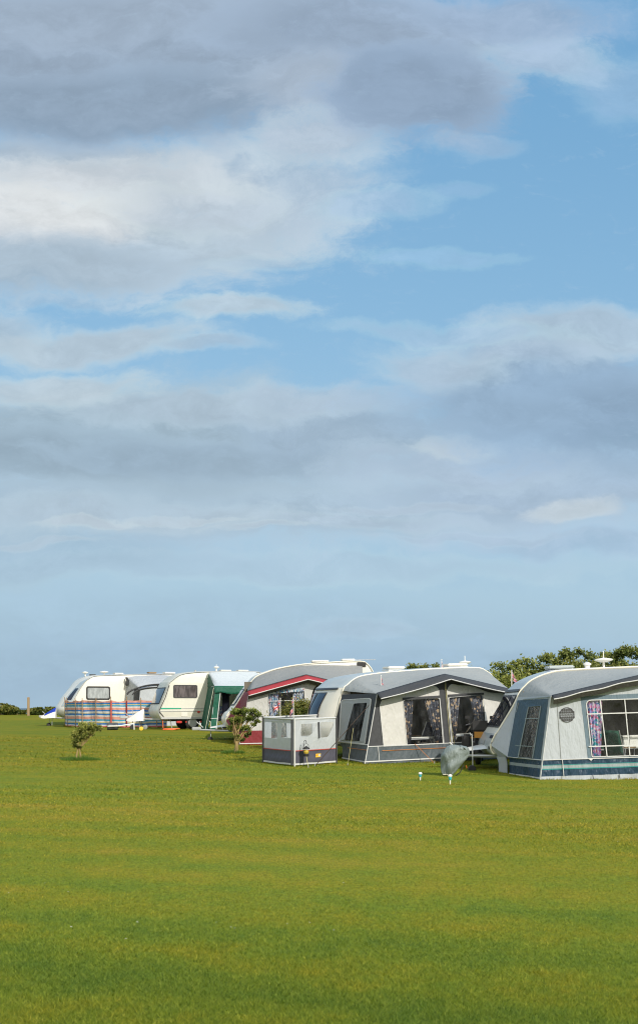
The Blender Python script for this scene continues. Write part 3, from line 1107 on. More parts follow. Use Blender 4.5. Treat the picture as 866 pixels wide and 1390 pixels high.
# ------------------------------------------------------------------ awning pieces
class Awning:
    def __init__(s, U, label, C, eave, bottom, dep=2.2, group='awnings fixed to the caravans', name='awning', toe=.12):
        s.U, s.C, s.dep, s.eave, s.toe = U, C, dep, eave, toe
        s.root = U.root(name, label, 'awning', group)
        s.xb0, s.xb1 = bottom
        s.he = eave[0][1]

    def front(s, out=0.0):
        """front wall plane: the foot stands a little further out than the eave"""
        def fn(x, z):
            return (x, -s.dep - s.toe * (1 - z / 1.9) - out, z)
        return fn

    def xl(s, z):
        return lerp(s.xb0, s.eave[0][0], max(-.05, z / s.he))

    def xr(s, z):
        return lerp(s.xb1, s.eave[-1][0], max(-.05, z / s.eave[-1][1]))

    def side(s, right=False, rail_x=None, out=0.0):
        """side wall: first coordinate 0 at the caravan, 1 at the front pole"""
        def fn(t, z):
            a = rail_x(z) if rail_x else s.C['fx'](z)
            b = s.xr(z) if right else s.xl(z)
            y = -(s.dep + s.toe * (1 - z / 1.9)) * t - .02
            x = lerp(a, b, t)
            return (x + (out if right else -out), y, z)
        return fn

    def eave_at(s, x):
        e = s.eave
        for i in range(len(e) - 1):
            if e[i][0] <= x <= e[i + 1][0]:
                return lerp(e[i][1], e[i + 1][1], (x - e[i][0]) / (e[i + 1][0] - e[i][0]))
        return e[0][1] if x < e[0][0] else e[-1][1]

    def roof(s, rail_pts, mat, lead=.10, nu=40, nv=10, sag=.05, name='roof', over=0.0, seams=()):
        e = [(x, z) for (x, z) in s.eave]

        def fn(u, v):
            a = interp(rail_pts, u)
            b = interp(e, min(1, max(0, (u - lead) / (1 - 2 * lead))))
            y = lerp(-.02, -s.dep - over, v)
            z = lerp(a.y, b.y, v) - sag * math.sin(math.pi * v) * (1 if lead < u < 1 - lead else .25)
            z += .012 * noise.noise((u * 9, v * 3, 2.2)) * math.sin(math.pi * v)
            return (lerp(a.x, b.x, v), y, z)
        o = MB().grid(fn, nu, nv).build(name, mat, s.root, 60)
        for u in seams:
            MB().tube([Vector(fn(u, v / 10)) + Vector((0, -.004, .006)) for v in range(11)], .007, 4).build('roof_seam', mat, s.root)
        return o

    def strip(s, pts, w, fn, name, mat, parent=None, out=.006, th=.012):
        """a narrow band along a 2D path on a wall"""
        mb = MB()
        P = [Vector(p) for p in pts]
        vs = []
        for i, p in enumerate(P):
            d = (P[min(i + 1, len(P) - 1)] - P[max(i - 1, 0)]).normalized()
            nrm = Vector((-d.y, d.x)) * w * .34
            for q in (p + nrm, p - nrm):
                vs.append(fn(q.x, q.y))
        mb.add(vs, [(2 * i, 2 * i + 1, 2 * i + 3, 2 * i + 2) for i in range(len(P) - 1)])
        o = mb.build(name, mat, parent or s.root, None, th)
        return o

    def curtain(s, tl, tr, bl, br, mat, fn, folds=6, amp=.03, name='curtain', parent=None, depth=.06):
        def g(u, v):
            t = Vector(tl).lerp(Vector(tr), u)
            b = Vector(bl).lerp(Vector(br), u)
            p = t.lerp(b, v)
            q = Vector(fn(p.x, p.y))
            q.y += depth + amp * math.sin(u * folds * 2 * math.pi + v * .8)
            return q
        return MB().grid(g, folds * 5, 8).build(name, mat, parent or s.root, 80)


# ------------------------------------------------------------------ pitch 2: charcoal and cream awning (centre right)
AWN = 'full awnings fixed along the caravans'
PROF2 = [(.20, .44), (.0, .62), (-.06, .90), (.02, 1.16), (.27, 1.97), (.41, 2.13), (.73, 2.34), (1.25, 2.43), (1.9, 2.48), (3.4, 2.55), (4.6, 2.56), (4.95, 2.46), (5.2, 2.25), (5.30, 1.8), (5.32, 1.0), (5.32, .44)]


def pitch2():
    U = U2
    C = make_caravan(U, 'cream caravan with two dark front panes and grey sky-reflecting brow behind the charcoal-trimmed awning', PROF2, 2.2, M['cream'],
                     front_mat=M['grey_panel'], front_split=lambda x, z: (z > 2.02 and x < 3.2), bulge=.30)  # grey upper front: sky reflection painted into the panel colour
    front_window(C, 1.46, 2.10, 1.22, 1.93, M['glass_dark'], M['charcoal_plastic'], .035)
    front_window(C, .74, 1.40, 1.22, 1.93, M['glass_dark'], M['charcoal_plastic'], .035)
    MB().grid(lambda u, v: C['front'](lerp(.25, 1.95, u), lerp(2.00, 2.05, v), .02), 8, 1).build('brow_trim', M['charcoal_plastic'], C['root'], None, .02)
    drawbar(C, jock=True)
    roof_hatch(C, 2.42, 1.1, roof_z(C, 2.4), .56, .5, .10)
    roof_hatch(C, 4.5, 1.1, roof_z(C, 4.5), .70, .5, .10)
    aerial(C, 4.95, 1.25, roof_z(C, 4.8) - .03, .20, .20, .16)
    side_window(C, 1.0, 1.0, 2.0, 1.7, M['glass_plum'])
    dr = MB().panel(rrect(2.6, .5, 3.25, 2.2, .08), [], lambda a, b: (a, -.016, b)).build('door', M['white'], C['root'], None, .02)
    MB().box((2.7, -.05, 1.2), (.06, .05, .14)).build('handle', M['black'], dr)

    A = Awning(U, 'charcoal and cream awning with two floral-curtained windows and peaked dark canopy', C,
               [(.32, 1.86), (2.37, 2.33), (4.46, 1.87)], (-.15, 4.85), 2.2, AWN)
    rail = [(x, z) for (x, z) in C['top'] if z > 1.84 and x < 5.25]
    A.roof(rail, M['roof_grey'], .11)
    fr, fo, fi = A.front(), A.front(.014), A.front(-.05)
    y = -2.26
    pl = round_poly(U.pts([(519.8, 1013.5), (515.8, 958), (520.5, 948.5), (592, 931), (596.8, 936.5), (601.8, 1009.8)], y), 0, 3, [0, .1, .12, .1, .06, 0])
    pr = round_poly(U.pts([(612, 1009.3), (607.3, 937.5), (613, 928.5), (678, 936.5), (688.5, 947), (690, 1005)], y), 0, 3, [0, .1, .1, .12, .12, 0])
    wl = round_poly(U.pts([(551.6, 1012.0), (547.7, 950.5), (597.3, 947.6), (600.3, 1009.2)], y), 0, 4, [.02, .07, .07, .02])
    wr = round_poly(U.pts([(613, 1008.7), (609.6, 947), (657.3, 943.2), (659.5, 1006)], y), 0, 4, [.02, .07, .07, .02])
    # shrink the window holes so that they stay inside their panels
    zt = .45
    out = [(A.xl(zt), zt), (A.xl(1.86), 1.86), (2.37, 2.33), (A.xr(1.87), 1.87), (A.xr(zt), zt)]
    A_fw = MB().panel(out, [pl, pr], fr).build('front_wall', M['charcoal'], A.root)
    MB().panel(pl, [wl], A.front(.004)).build('front_panel', M['cream_fabric'], A.root)
    MB().panel(pr, [wr], A.front(.004)).build('front_panel', M['cream_fabric'], A.root)
    A.strip(pl + pl[:1], .02, fo, 'panel_piping', M['edge_white'])
    A.strip(pr + pr[:1], .02, fo, 'panel_piping', M['edge_white'])
    for w, nm in ((wl, 'a'), (wr, 'b')):
        p = MB().panel(w, [], A.front(.002)).build('window', M['pvc'], A.root)
        A.strip(w + w[:1], .022, A.front(.016), 'window_piping', M['edge_white'], p)
    # rolled blinds above the windows
    for q in ([(547, 947.4), (598, 944.4), (598, 947.6), (547, 950.8)], [(609, 943.2), (657.5, 940.6), (657.5, 943.4), (609, 946.6)]):
        MB().panel(U.pts(q, y), [], A.front(.02)).build('window_blind', M['charcoal'], A.root, None, .02)
    for (tl, tr, bl, br) in (((548, 951), (563, 950.5), (551.8, 1012), (558.5, 1012)), ((577.8, 949), (597, 948.2), (593, 1010), (600, 1009.5)),
                             ((610, 947), (627, 945.5), (613, 1008.8), (618.7, 1008)), ((640, 944.6), (657, 943.4), (651, 1006.2), (659, 1006))):
        A.curtain(*U.pts([tl, tr, bl, br], y), M['floral_dark'], fr, 4, .03)
    # dark lining some way behind the windows: the inner tent partition
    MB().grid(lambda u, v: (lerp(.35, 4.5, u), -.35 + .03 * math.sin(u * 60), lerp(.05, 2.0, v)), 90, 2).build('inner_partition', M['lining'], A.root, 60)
    # skirt
    sk = [(A.xl(0) , -.06), (A.xl(zt), zt), (A.xr(zt), zt), (A.xr(0), -.06)]
    MB().grid(lambda u, v: A.front(.006 + .012 * math.sin(u * 37) * (1 - v))(lerp(lerp(A.xl(0), A.xr(0), u), lerp(A.xl(zt), A.xr(zt), u), v), lerp(-.05, zt, v)), 60, 4).build('skirt', M['slate'], A.root, 60)
    sko = A.strip([(A.xl(zt), zt), (A.xr(zt), zt)], .03, fo, 'skirt_piping', M['edge_white'])
    A.strip([(A.xl(.3) + .45, .325), (A.xr(.3), .325)], .018, A.front(.022), 'skirt_piping', M['edge_orange'])
    A.strip([(A.xl(.05), .05), (A.xr(.05), .05)], .045, A.front(.024), 'skirt_hem', M['edge_white'])
    A.strip([(A.xl(0) + .43, 0.06), (A.xl(zt) + .30, zt)], .022, A.front(.024), 'skirt_seam', M['edge_white'])
    # dark corner wedge and piping along the front edges
    A.strip([(A.xl(0), 0.0), (A.xl(1.86), 1.86)], .03, A.front(.028), 'corner_piping', M['edge_white'])
    A.strip([(A.xr(0), 0.0), (A.xr(1.86), 1.86)], .03, A.front(.028), 'corner_piping', M['edge_white'])
    # canopy over the front
    e = [Vector((x, z)) for (x, z) in ((.30, 1.865), (1.3, 2.10), (2.37, 2.345), (3.4, 2.125), (4.48, 1.875))]

    def can(u, v):
        p = interp([tuple(q) for q in e], u)
        sag = .035 * math.sin(math.pi * 2 * abs(u - .5)) * v
        return (p.x + (u - .5) * .06 * v, -A.dep - .02 - .34 * v, p.y + .012 - .15 * v - sag)
    MB().grid(can, 40, 4).build('canopy', M['charcoal'], A.root, 60, .012)
    cp = MB()
    cp.tube([Vector(can(i / 40, 1)) + Vector((0, -.01, -.006)) for i in range(41)], .014, 5)
    cp.build('canopy_piping', M['edge_white'], A.root)
    cv = MB()
    cv.grid(lambda u, v: (Vector(can(u, .55)) + Vector((0, .1 * v, -.02 - (.10 + .03 * math.sin(u * 25)) * v))), 40, 2)
    cv.build('valance', M['black'], A.root, 60)
    # poles and cords down the middle
    cr = MB()
    cr.tube([A.front(.05)(2.36, 2.32), A.front(.06)(2.40, 1.3), A.front(.05)(2.44, .30)], .005, 5)
    cr.tube([A.front(.05)(2.38, 2.30), A.front(.06)(2.46, 1.2), A.front(.05)(2.56, .40)], .004, 5)
    cr.build('pole_cord', M['guy_yellow'], A.root)
    # left side wall
    sf, so_ = A.side(), A.side(out=.012)
    MB().grid(lambda u, v: A.side()(u, lerp(-.05, .5, v)), 16, 4).build('side_skirt', M['slate'], A.root, 60)
    s_out = [(0.0, .5), (0.0, 1.0), (0.0, 1.4), (0, 1.86), (1, 1.86), (1, .5)]
    s_pan = round_poly([(.05, .52), (.05, 1.70), (.88, 1.74), (.90, .52)], 0, 4, [.02, .06, .10, .02])
    s_win = round_poly([(.28, .58), (.42, 1.60), (.78, 1.62), (.74, .58)], 0, 3, [.03, .03, .03, .03])
    MB().panel(s_out, [s_pan], sf).build('side_wall', M['charcoal'], A.root)
    MB().panel(s_pan, [s_win], A.side(out=.006)).build('side_panel', M['roof_grey'], A.root)
    MB().panel(s_win, [], A.side(out=.004)).build('window', M['pvc_mesh'], A.root)
    A.strip(s_pan + s_pan[:1], .03, so_, 'panel_piping', M['edge_white'])
    A.strip([(0, .5), (1, .5)], .03, so_, 'skirt_piping', M['edge_white'])
    A.strip([(0, .05), (1, .05)], .05, so_, 'skirt_hem', M['edge_white'])
    A.strip([(.25, .36), (1, .36)], .02, A.side(out=.016), 'skirt_piping', M['edge_orange'])
    # right side wall, seen from the other side only
    MB().panel([(0, -.05), (0, 1.86), (1, 1.86), (1, -.05)], [], A.side(True, lambda z: 5.25)).build('side_wall', M['charcoal'], A.root)
    for xx0, xx1, z1 in ((A.xl(0) + .08, A.eave[0][0] + .05, 1.85), (A.xr(0) - .08, A.eave[-1][0] - .05, 1.85), (2.4, 2.37, 2.3)):
        MB().tube([(xx0, -A.dep - .04, 0), (xx1, -A.dep + .05, z1)], .016, 6).build('frame_pole', M['alu'], A.root)
    MB().tube([(.35, -A.dep + .06, 1.85), (2.37, -A.dep + .06, 2.29), (4.4, -A.dep + .06, 1.85)], .014, 6).build('frame_pole', M['alu'], A.root)
    return C, A


C2, A2 = pitch2()


# ------------------------------------------------------------------ pitch 1: pale grey and navy awning (right edge)
PROF1 = [(.20, .40), (.02, .52), (-.01, .72), (.10, .96), (.17, 1.04), (.57, 1.66), (.73, 1.98), (.86, 2.12), (1.04, 2.27), (1.42, 2.42), (1.94, 2.49), (3.6, 2.52), (5.0, 2.52), (5.6, 2.42), (5.85, 2.1), (5.95, 1.6), (5.97, 1.0), (5.97, .44)]


def pitch1():
    U = U1
    C = make_caravan(U, 'white caravan with bulging nose cut by the right frame edge behind pale grey awning', PROF1, 2.2, M['white'],
                     front_mat=M['grey_panel'], front_split=lambda x, z: (z > 2.0 and x < 1.6) or z < .98 and x < .4, bulge=.03, wheel_x=3.0, yaw=-2.5)
    front_window(C, 1.5, 2.08, 1.12, 1.92, M['glass_dark'], M['charcoal_plastic'], .04)
    front_window(C, .76, 1.44, 1.12, 1.92, M['glass_dark'], M['charcoal_plastic'], .04)
    front_window(C, .14, .70, 1.12, 1.92, M['glass_dark'], M['charcoal_plastic'], .04)
    MB().grid(lambda u, v: C['front'](lerp(.1, 2.1, u), lerp(1.99, 2.05, v), .02), 8, 1).build('brow_trim', M['charcoal_plastic'], C['root'], None, .02)
    MB().grid(lambda u, v: C['front'](lerp(.06, .34, u), lerp(.86, .93, v), .02), 4, 1).build('marker_strip', M['navy_cushion'], C['root'], None, .02)
    MB().grid(lambda u, v: C['front'](lerp(.14, .24, u), lerp(.58, .66, v), .02), 4, 1).build('maker_badge', M['charcoal_plastic'], C['root'], None, .01)
    MB().grid(lambda u, v: C['front'](lerp(.9, 1.5, u), lerp(.70, .80, v), .02), 4, 1).build('grab_handle', M['galv'], C['root'], None, .02)
    drawbar(C, -.78, .46, lockermat=M['white'], jx=-.42, jy=.35, jtop=.96)
    rz = roof_z(C, 1.9)
    roof_hatch(C, 1.95, 1.1, rz - .02, .66, .6, .11, M['grey_panel'], M['navy_plastic'])
    v = MB().lathe((2.67, 1.1, roof_z(C, 2.67) - .02), [(.07, 0), (.07, .09), (.10, .10), (.10, .14), (.04, .17)], 12)
    v.build('roof_vent', M['white_plastic'], C['root'], 50)
    aerial(C, 3.09, 1.1, roof_z(C, 3.1) - .02, .20, .24, .18)
    side_window(C, 1.3, 1.0, 2.2, 1.7, M['glass_plum'])

    A = Awning(U, 'pale grey awning with navy skirt, round black emblem and bright floral curtain', C,
               [(.90, 1.86), (2.95, 2.27), (5.0, 1.86)], (.57, 5.4), 2.45, AWN)
    rail = [(x, z) for (x, z) in C['top'] if z > 1.84 and x < 5.93]
    A.roof(rail, M['roof_grey'], .11, over=.02)
    fr, fo = A.front(), A.front(.014)
    y = -2.5
    zt = .43
    out = [(A.xl(zt), zt), (A.xl(1.86), 1.86), (2.95, 2.27), (A.xr(1.86), 1.86), (A.xr(zt), zt)]
    sur = [(1.665, zt + .005), (1.56, 1.83), (2.9, 1.86), (4.34, 1.83), (4.235, zt + .005)]
    win = round_poly([(1.76, zt + .035), (1.68, 1.74), (4.22, 1.74), (4.14, zt + .035)], 0, 4, [.03, .12, .12, .03])
    MB().panel(out, [sur], fr).build('front_wall', M['pale_blue_grey'], A.root)
    MB().panel(sur, [win], A.front(.004)).build('window_surround', M['blue_grey'], A.root)
    w = MB().panel(win, [], A.front(.001)).build('window', M['pvc'], A.root)
    A.strip(win + win[:1], .03, A.front(.012), 'window_piping', M['edge_white'], w)
    for (a, b_) in (((2.0, 1.74), (2.10, zt + .03)), ((2.56, 1.74), (2.62, zt + .03)), ((3.4, 1.74), (3.36, zt + .03)), ((3.9, 1.74), (3.84, zt + .03))):
        A.strip([a, b_], .032, A.front(.020), 'window_bar', M['edge_white'], w)
    for z in (1.43, .70):
        A.strip([(1.69, z), (4.2, z)], .036, A.front(.024), 'window_bar', M['edge_white'], w)
    A.curtain((1.70, 1.73), (2.07, 1.73), (1.77, .46), (1.99, .46), M['floral_bright'], fr, 4, .035)
    A.curtain((4.2, 1.73), (3.83, 1.73), (4.13, .46), (3.9, .46), M['floral_bright'], fr, 4, .035)
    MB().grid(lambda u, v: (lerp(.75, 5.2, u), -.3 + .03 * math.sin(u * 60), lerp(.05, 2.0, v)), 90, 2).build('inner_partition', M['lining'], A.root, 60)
    # seams in the left part of the front
    A.strip([(1.02, 1.83), (1.06, zt)], .018, A.front(.008), 'wall_seam', M['roof_grey'])
    # round emblem, a disc of small dark blocks
    em = MB()
    cx, cz, r = 1.235, 1.425, .170
    nb = 5
    for i in range(-nb, nb + 1):
        for j in range(-4, 5):
            x0, x1 = i * .050 - .020, i * .050 + .020
            z0, z1 = j * .056 - .023, j * .056 + .023
            zc, xc = (z0 + z1) / 2, (x0 + x1) / 2
            if math.hypot(xc, zc) < r - .006 and abs(j) != 0:
                em.add([fo(cx + a, cz + b_) for a, b_ in ((x0, z0), (x1, z0), (x1, z1), (x0, z1))], [(0, 1, 2, 3)])
    # band of small marks through its middle
    for i in range(-4, 5):
        xc = i * .034
        em.add([fo(cx + a, cz + b_) for a, b_ in ((xc - .012, -.016), (xc + .010, -.016), (xc + .012, .016), (xc - .010, .016))], [(0, 1, 2, 3)])
    ring = [(cx + r * math.cos(t * math.pi / 16), cz + r * math.sin(t * math.pi / 16)) for t in range(33)]
    vs = []
    for p in ring:
        d = (Vector(p) - Vector((cx, cz))).normalized()
        q = Vector(p) - d * .016
        vs += [fo(p[0], p[1]), fo(q.x, q.y)]
    em.add(vs, [(2 * i, 2 * i + 1, 2 * i + 3, 2 * i + 2) for i in range(32)])
    em.build('emblem', M['charcoal_plastic'], A.root)

    # skirt in bands
    def band(z0, z1, o_, name, mat, n=70, fl=.018):
        MB().grid(lambda u, v: A.front(o_ + fl * (math.sin(u * 41) + .6 * math.sin(u * 97 + 1)) * (1 - lerp(z0, z1, v) / zt) ** 1.0)(
            lerp(lerp(A.xl(z0), A.xr(z0), u), lerp(A.xl(z1), A.xr(z1), u), v), lerp(z0, z1, v)), n, 3).build(name, mat, A.root, 60)
    band(.06, .225, .006, 'skirt', M['navy_skirt'])
    band(.31, zt, .006, 'skirt', M['navy_skirt'])
    band(.23, .305, .007, 'skirt_stripe', M['stripe_grey'])
    band(.208, .233, .012, 'skirt_piping', M['teal_line'], fl=.012)
    band(.303, .318, .012, 'skirt_piping', M['teal_line'], fl=.012)
    band(-.06, .062, .010, 'skirt_hem', M['pale_blue_grey'], fl=.03)
    A.strip([(A.xl(zt), zt), (A.xr(zt), zt)], .026, A.front(.02), 'skirt_piping', M['edge_white'])
    A.strip([(1.08, zt), (1.10, .02)], .018, A.front(.03), 'skirt_seam', M['edge_white'])
    A.strip([(2.35, .06), (2.35, .02), (2.36, -.03)], .02, A.front(.04), 'peg_loop', M['black'])
    A.strip([(1.75, .06), (1.76, -.03)], .02, A.front(.04), 'peg_loop', M['black'])
    MB().panel([(1.66, zt + .01), (1.80, zt + .01), (1.73, zt - .05)], [], A.front(.026)).build('window_tab', M['edge_white'], A.root)
    # thick canopy edge below the roof
    e = [(.90, 1.86), (2.95, 2.27), (5.0, 1.86)]

    def can(u, v):
        p = interp(e, u)
        return (p.x, -A.dep - .03 - .20 * v, p.y + .015 - .09 * v - .012 * v * math.sin(u * 30))
    MB().grid(can, 40, 3).build('canopy', M['charcoal'], A.root, 60, .012)
    MB().grid(lambda u, v: Vector(can(u, 1)) + Vector((0, .09 * v, -.005 - .11 * v)), 40, 2).build('valance', M['brownblack'], A.root, 60)
    MB().tube([Vector(can(i / 40, 1)) for i in range(41)], .013, 5).build('canopy_piping', M['edge_white'], A.root)
    # left side wall
    sf = A.side()
    s_out = [(0.0, zt), (0.0, .7), (0, 1.0), (0, 1.4), (0, 1.66), (0, 1.86), (1, 1.86), (1, zt)]
    s_pan = [(.24, zt + .004), (.05, 1.78), (.93, 1.80), (.95, zt + .004)]
    s_win = [(.50, zt + .02), (.46, 1.62), (.78, 1.64), (.80, zt + .02)]
    MB().panel(s_out, [s_pan], sf).build('side_wall', M['pale_blue_grey'], A.root)
    MB().panel(s_pan, [s_win], A.side(out=.004)).build('side_panel', M['deep_blue'], A.root)
    w = MB().panel(s_win, [], A.side(out=.002)).build('window', M['pvc_mesh'], A.root)
    A.strip(s_win + s_win[:1], .02, A.side(out=.014), 'window_piping', M['stripe_grey'], w)
    for z in (1.35, .72):
        A.strip([(.49, z), (.79, z)], .02, A.side(out=.016), 'window_bar', M['stripe_grey'], w)
    A.strip([(1, 0), (1, 1.86)], .035, A.side(out=.014), 'corner_piping', M['edge_white'])
    A.strip([(.10, 0), (.12, 1.72)], .02, A.side(out=.010), 'wall_seam', M['roof_grey'])
    A.strip([(.22, 1.80), (1, 1.84)], .03, A.side(out=.012), 'wall_seam', M['stripe_grey'])
    MB().grid(lambda u, v: A.side(out=.01 + .02 * math.sin(u * 9) * (1 - v))(lerp(.25, 1, u), lerp(.05, .24, v)), 16, 3).build('side_skirt', M['navy_skirt'], A.root, 60)
    MB().grid(lambda u, v: A.side(out=.01)(lerp(.25, 1, u), lerp(.31, zt, v)), 16, 2).build('side_skirt', M['navy_skirt'], A.root, 60)
    MB().grid(lambda u, v: A.side(out=.012)(lerp(.25, 1, u), lerp(.24, .31, v)), 16, 2).build('side_stripe', M['stripe_grey'], A.root, 60)
    MB().grid(lambda u, v: A.side(out=.03 + .05 * math.sin(u * 7))(lerp(0, .25, u), lerp(-.06, zt, v)), 8, 3).build('draught_skirt', M['pale_blue_grey'], A.root, 60)
    A.strip([(.25, .03), (1, .03)], .05, A.side(out=.016), 'skirt_hem', M['edge_white'])
    A.strip([(.25, zt), (1, zt)], .026, A.side(out=.016), 'skirt_piping', M['edge_white'])
    MB().panel([(0, -.05), (0, 1.86), (1, 1.86), (1, -.05)], [], A.side(True, lambda z: 5.9)).build('side_wall', M['pale_blue_grey'], A.root)
    for xx0, xx1, z1 in ((A.xl(0) + .08, A.eave[0][0] + .05, 1.85), (A.xr(0) - .08, A.eave[-1][0] - .05, 1.85), (2.95, 2.95, 2.24)):
        MB().tube([(xx0, -A.dep - .04, 0), (xx1, -A.dep + .05, z1)], .016, 6).build('frame_pole', M['alu'], A.root)
    return C, A


C1, A1 = pitch1()

# ------------------------------------------------------------------ pitch 3: red canopy awning
PROF3 = [(.22, .44), (-.12, .58), (-.24, .84), (-.14, 1.08), (.06, 1.25), (.52, 1.97), (.75, 2.26), (.95, 2.43), (1.5, 2.63), (2.05, 2.75), (2.74, 2.84), (3.8, 2.90), (4.7, 2.92), (4.98, 2.84), (5.2, 2.55), (5.32, 2.1), (5.34, 1.2), (5.34, .44)]


def pitch3():
    U = U3
    C = make_caravan(U, 'white caravan with long curved nose joined to the red canopy awning', PROF3, 2.25, M['white'], bulge=.10, wheel_x=2.9, yaw=-4)
    front_window(C, 1.2, 2.05, 1.35, 1.95, M['glass_dark'], M['charcoal_plastic'], .04)
    front_window(C, .25, 1.1, 1.35, 1.95, M['glass_dark'], M['charcoal_plastic'], .04)
    drawbar(C, -1.15, .46, lockermat=M['white'], jx=-.75, jtop=.75)
    zz = roof_z(C, 3.4)
    roof_hatch(C, 3.38, 1.1, zz - .02, .66, .5, .09, None, M['charcoal_plastic'])
    roof_hatch(C, 4.45, 1.1, roof_z(C, 4.45) - .02, .52, .5, .09)
    a = MB().tube([(4.95, 1.2, 2.85), (4.95, 1.2, 3.02)], .015, 6)
    ao = a.build('aerial', M['alu'], C['root'])
    g = MB().tube([(4.55, 1.2, 3.02), (5.55, 1.2, 3.02)], .012, 5)
    for i in range(6):
        g.tube([(4.7 + i * .15, 1.05, 3.02), (4.7 + i * .15, 1.35, 3.02)], .006, 4)
    g.build('rods', M['alu'], ao)
    MB().grid(lambda u, v: (lerp(4.62, 4.95, u), -.03 + .004 * u, lerp(2.72, 2.88, v)), 2, 2).build('corner_trim', M['black'], C['root'], None, .02)

    A = Awning(U, 'pale grey awning with red peaked canopy, maroon skirt and blue checked curtains', C,
               [(.30, 1.83), (2.3, 2.36), (4.35, 1.86)], (-.09, 4.7), 2.2, AWN)
    rail = [(x, z) for (x, z) in C['top'] if z > 1.82 and x < 4.9]
    A.roof(rail, M['roof_dull'], .11)
    fr = A.front()
    y = -2.26
    zt = .47
    sk = zt
    out = [(A.xl(zt), zt), (A.xl(1.83), 1.83), (2.3, 2.36), (A.xr(1.86), 1.86), (A.xr(zt), zt)]
    win = U.pts([(366, 990), (364, 942.5), (413.5, 938), (414, 988)], y)
    door = U.pts([(423, 1000), (421.5, 952), (427, 930.5), (452, 924), (454, 999)], y)
    door = round_poly(door, 0, 4, [0, .1, .25, .12, 0])
    win2 = [(3.45, .9), (3.45, 1.75), (4.25, 1.75), (4.25, .9)]
    MB().panel(out, [win, door, win2], fr).build('front_wall', M['grey_white_fabric'], A.root)
    w = MB().panel(win, [], A.front(-.004)).build('window', M['pvc'], A.root)
    MB().panel(win2, [], A.front(-.004)).build('window', M['pvc'], A.root)
    A.strip(win + win[:1], .03, A.front(.014), 'window_piping', M['edge_white'], w)
    A.strip(U.pts([(364.7, 952.2), (413.7, 950.6)], y), .03, A.front(.018), 'window_bar', M['edge_white'], w)
    A.curtain(*U.pts([(364.3, 941), (378.5, 940.2), (367, 989), (379, 988)], y), M['tartan'], fr, 4, .03)
    A.curtain(*U.pts([(399, 938), (413, 936.8), (398.5, 953), (412.5, 952)], y), M['tartan'], fr, 4, .03)
    A.curtain(*U.pts([(364, 937.6), (413.5, 933.8), (364.5, 942.2), (413.5, 938.6)], y), M['tartan'], fr, 12, .015, 'pelmet', depth=-.03)
    MB().grid(lambda u, v: A.front(.008 + .012 * math.sin(u * 37) * (1 - v))(lerp(lerp(A.xl(0), A.xr(0), u), lerp(A.xl(zt), A.xr(zt), u), v), lerp(-.05, zt, v)), 50, 3).build('skirt', M['maroon'], A.root, 60)
    A.strip([(A.xl(.03), .03), (A.xr(.03), .03)], .045, A.front(.024), 'skirt_hem', M['edge_white'])
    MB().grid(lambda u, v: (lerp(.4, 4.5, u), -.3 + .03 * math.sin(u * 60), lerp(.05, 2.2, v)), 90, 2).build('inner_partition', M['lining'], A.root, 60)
    e = [(.22, 1.82), (2.3, 2.36), (4.4, 1.85)]

    def can(u, v):
        p = interp(e, u)
        return (p.x, -A.dep - .02 - .34 * v, p.y + .02 - .16 * v)
    MB().grid(can, 40, 3).build('canopy', M['red_fabric'], A.root, 60, .012)
    MB().tube([Vector(can(i / 40, 1)) for i in range(41)], .016, 5).build('canopy_piping', M['edge_white'], A.root)
    MB().tube([Vector(can(i / 40, 0)) + Vector((0, 0, .02)) for i in range(41)], .014, 5).build('canopy_seam', M['slate'], A.root)
    MB().grid(lambda u, v: Vector(can(u, .8)) + Vector((0, .16 * v, -.01 - .14 * v)), 40, 2).build('valance', M['brownblack'], A.root, 60)
    s_out = [(0.0, zt), (0.0, 1.0), (0, 1.4), (0, 1.83), (1, 1.83), (1, zt)]
    MB().panel([(0, -.05), (0, .8), (0, 1.2), (0, 1.6), (0, 1.83), (1, 1.83), (1, -.05)], [], A.side()).build('side_wall', M['maroon'], A.root)
    A.strip([(1, 0), (1, 1.83)], .04, A.side(out=.014), 'corner_piping', M['edge_white'])
    MB().panel([(0, -.05), (0, 1.86), (1, 1.86), (1, -.05)], [], A.side(True, lambda z: 4.9)).build('side_wall', M['maroon'], A.root)
    for xx0, xx1, z1 in ((A.xl(0) + .08, A.eave[0][0] + .05, 1.82), (A.xr(0) - .08, A.eave[-1][0] - .05, 1.83), (2.3, 2.3, 2.33)):
        MB().tube([(xx0, -A.dep - .04, 0), (xx1, -A.dep + .05, z1)], .016, 6).build('frame_pole', M['alu'], A.root)
    return C, A


C3, A3 = pitch3()

# ------------------------------------------------------------------ pitch 4: cream caravan with green awning
PROF4 = [(.16, .48), (.04, .66), (0, .84), (.10, 1.1), (.46, 1.98), (.62, 2.16), (.98, 2.41), (1.5, 2.51), (2.24, 2.56), (3.4, 2.58), (4.4, 2.58), (4.75, 2.50), (4.95, 2.2), (5.0, 1.7), (5.0, .48)]


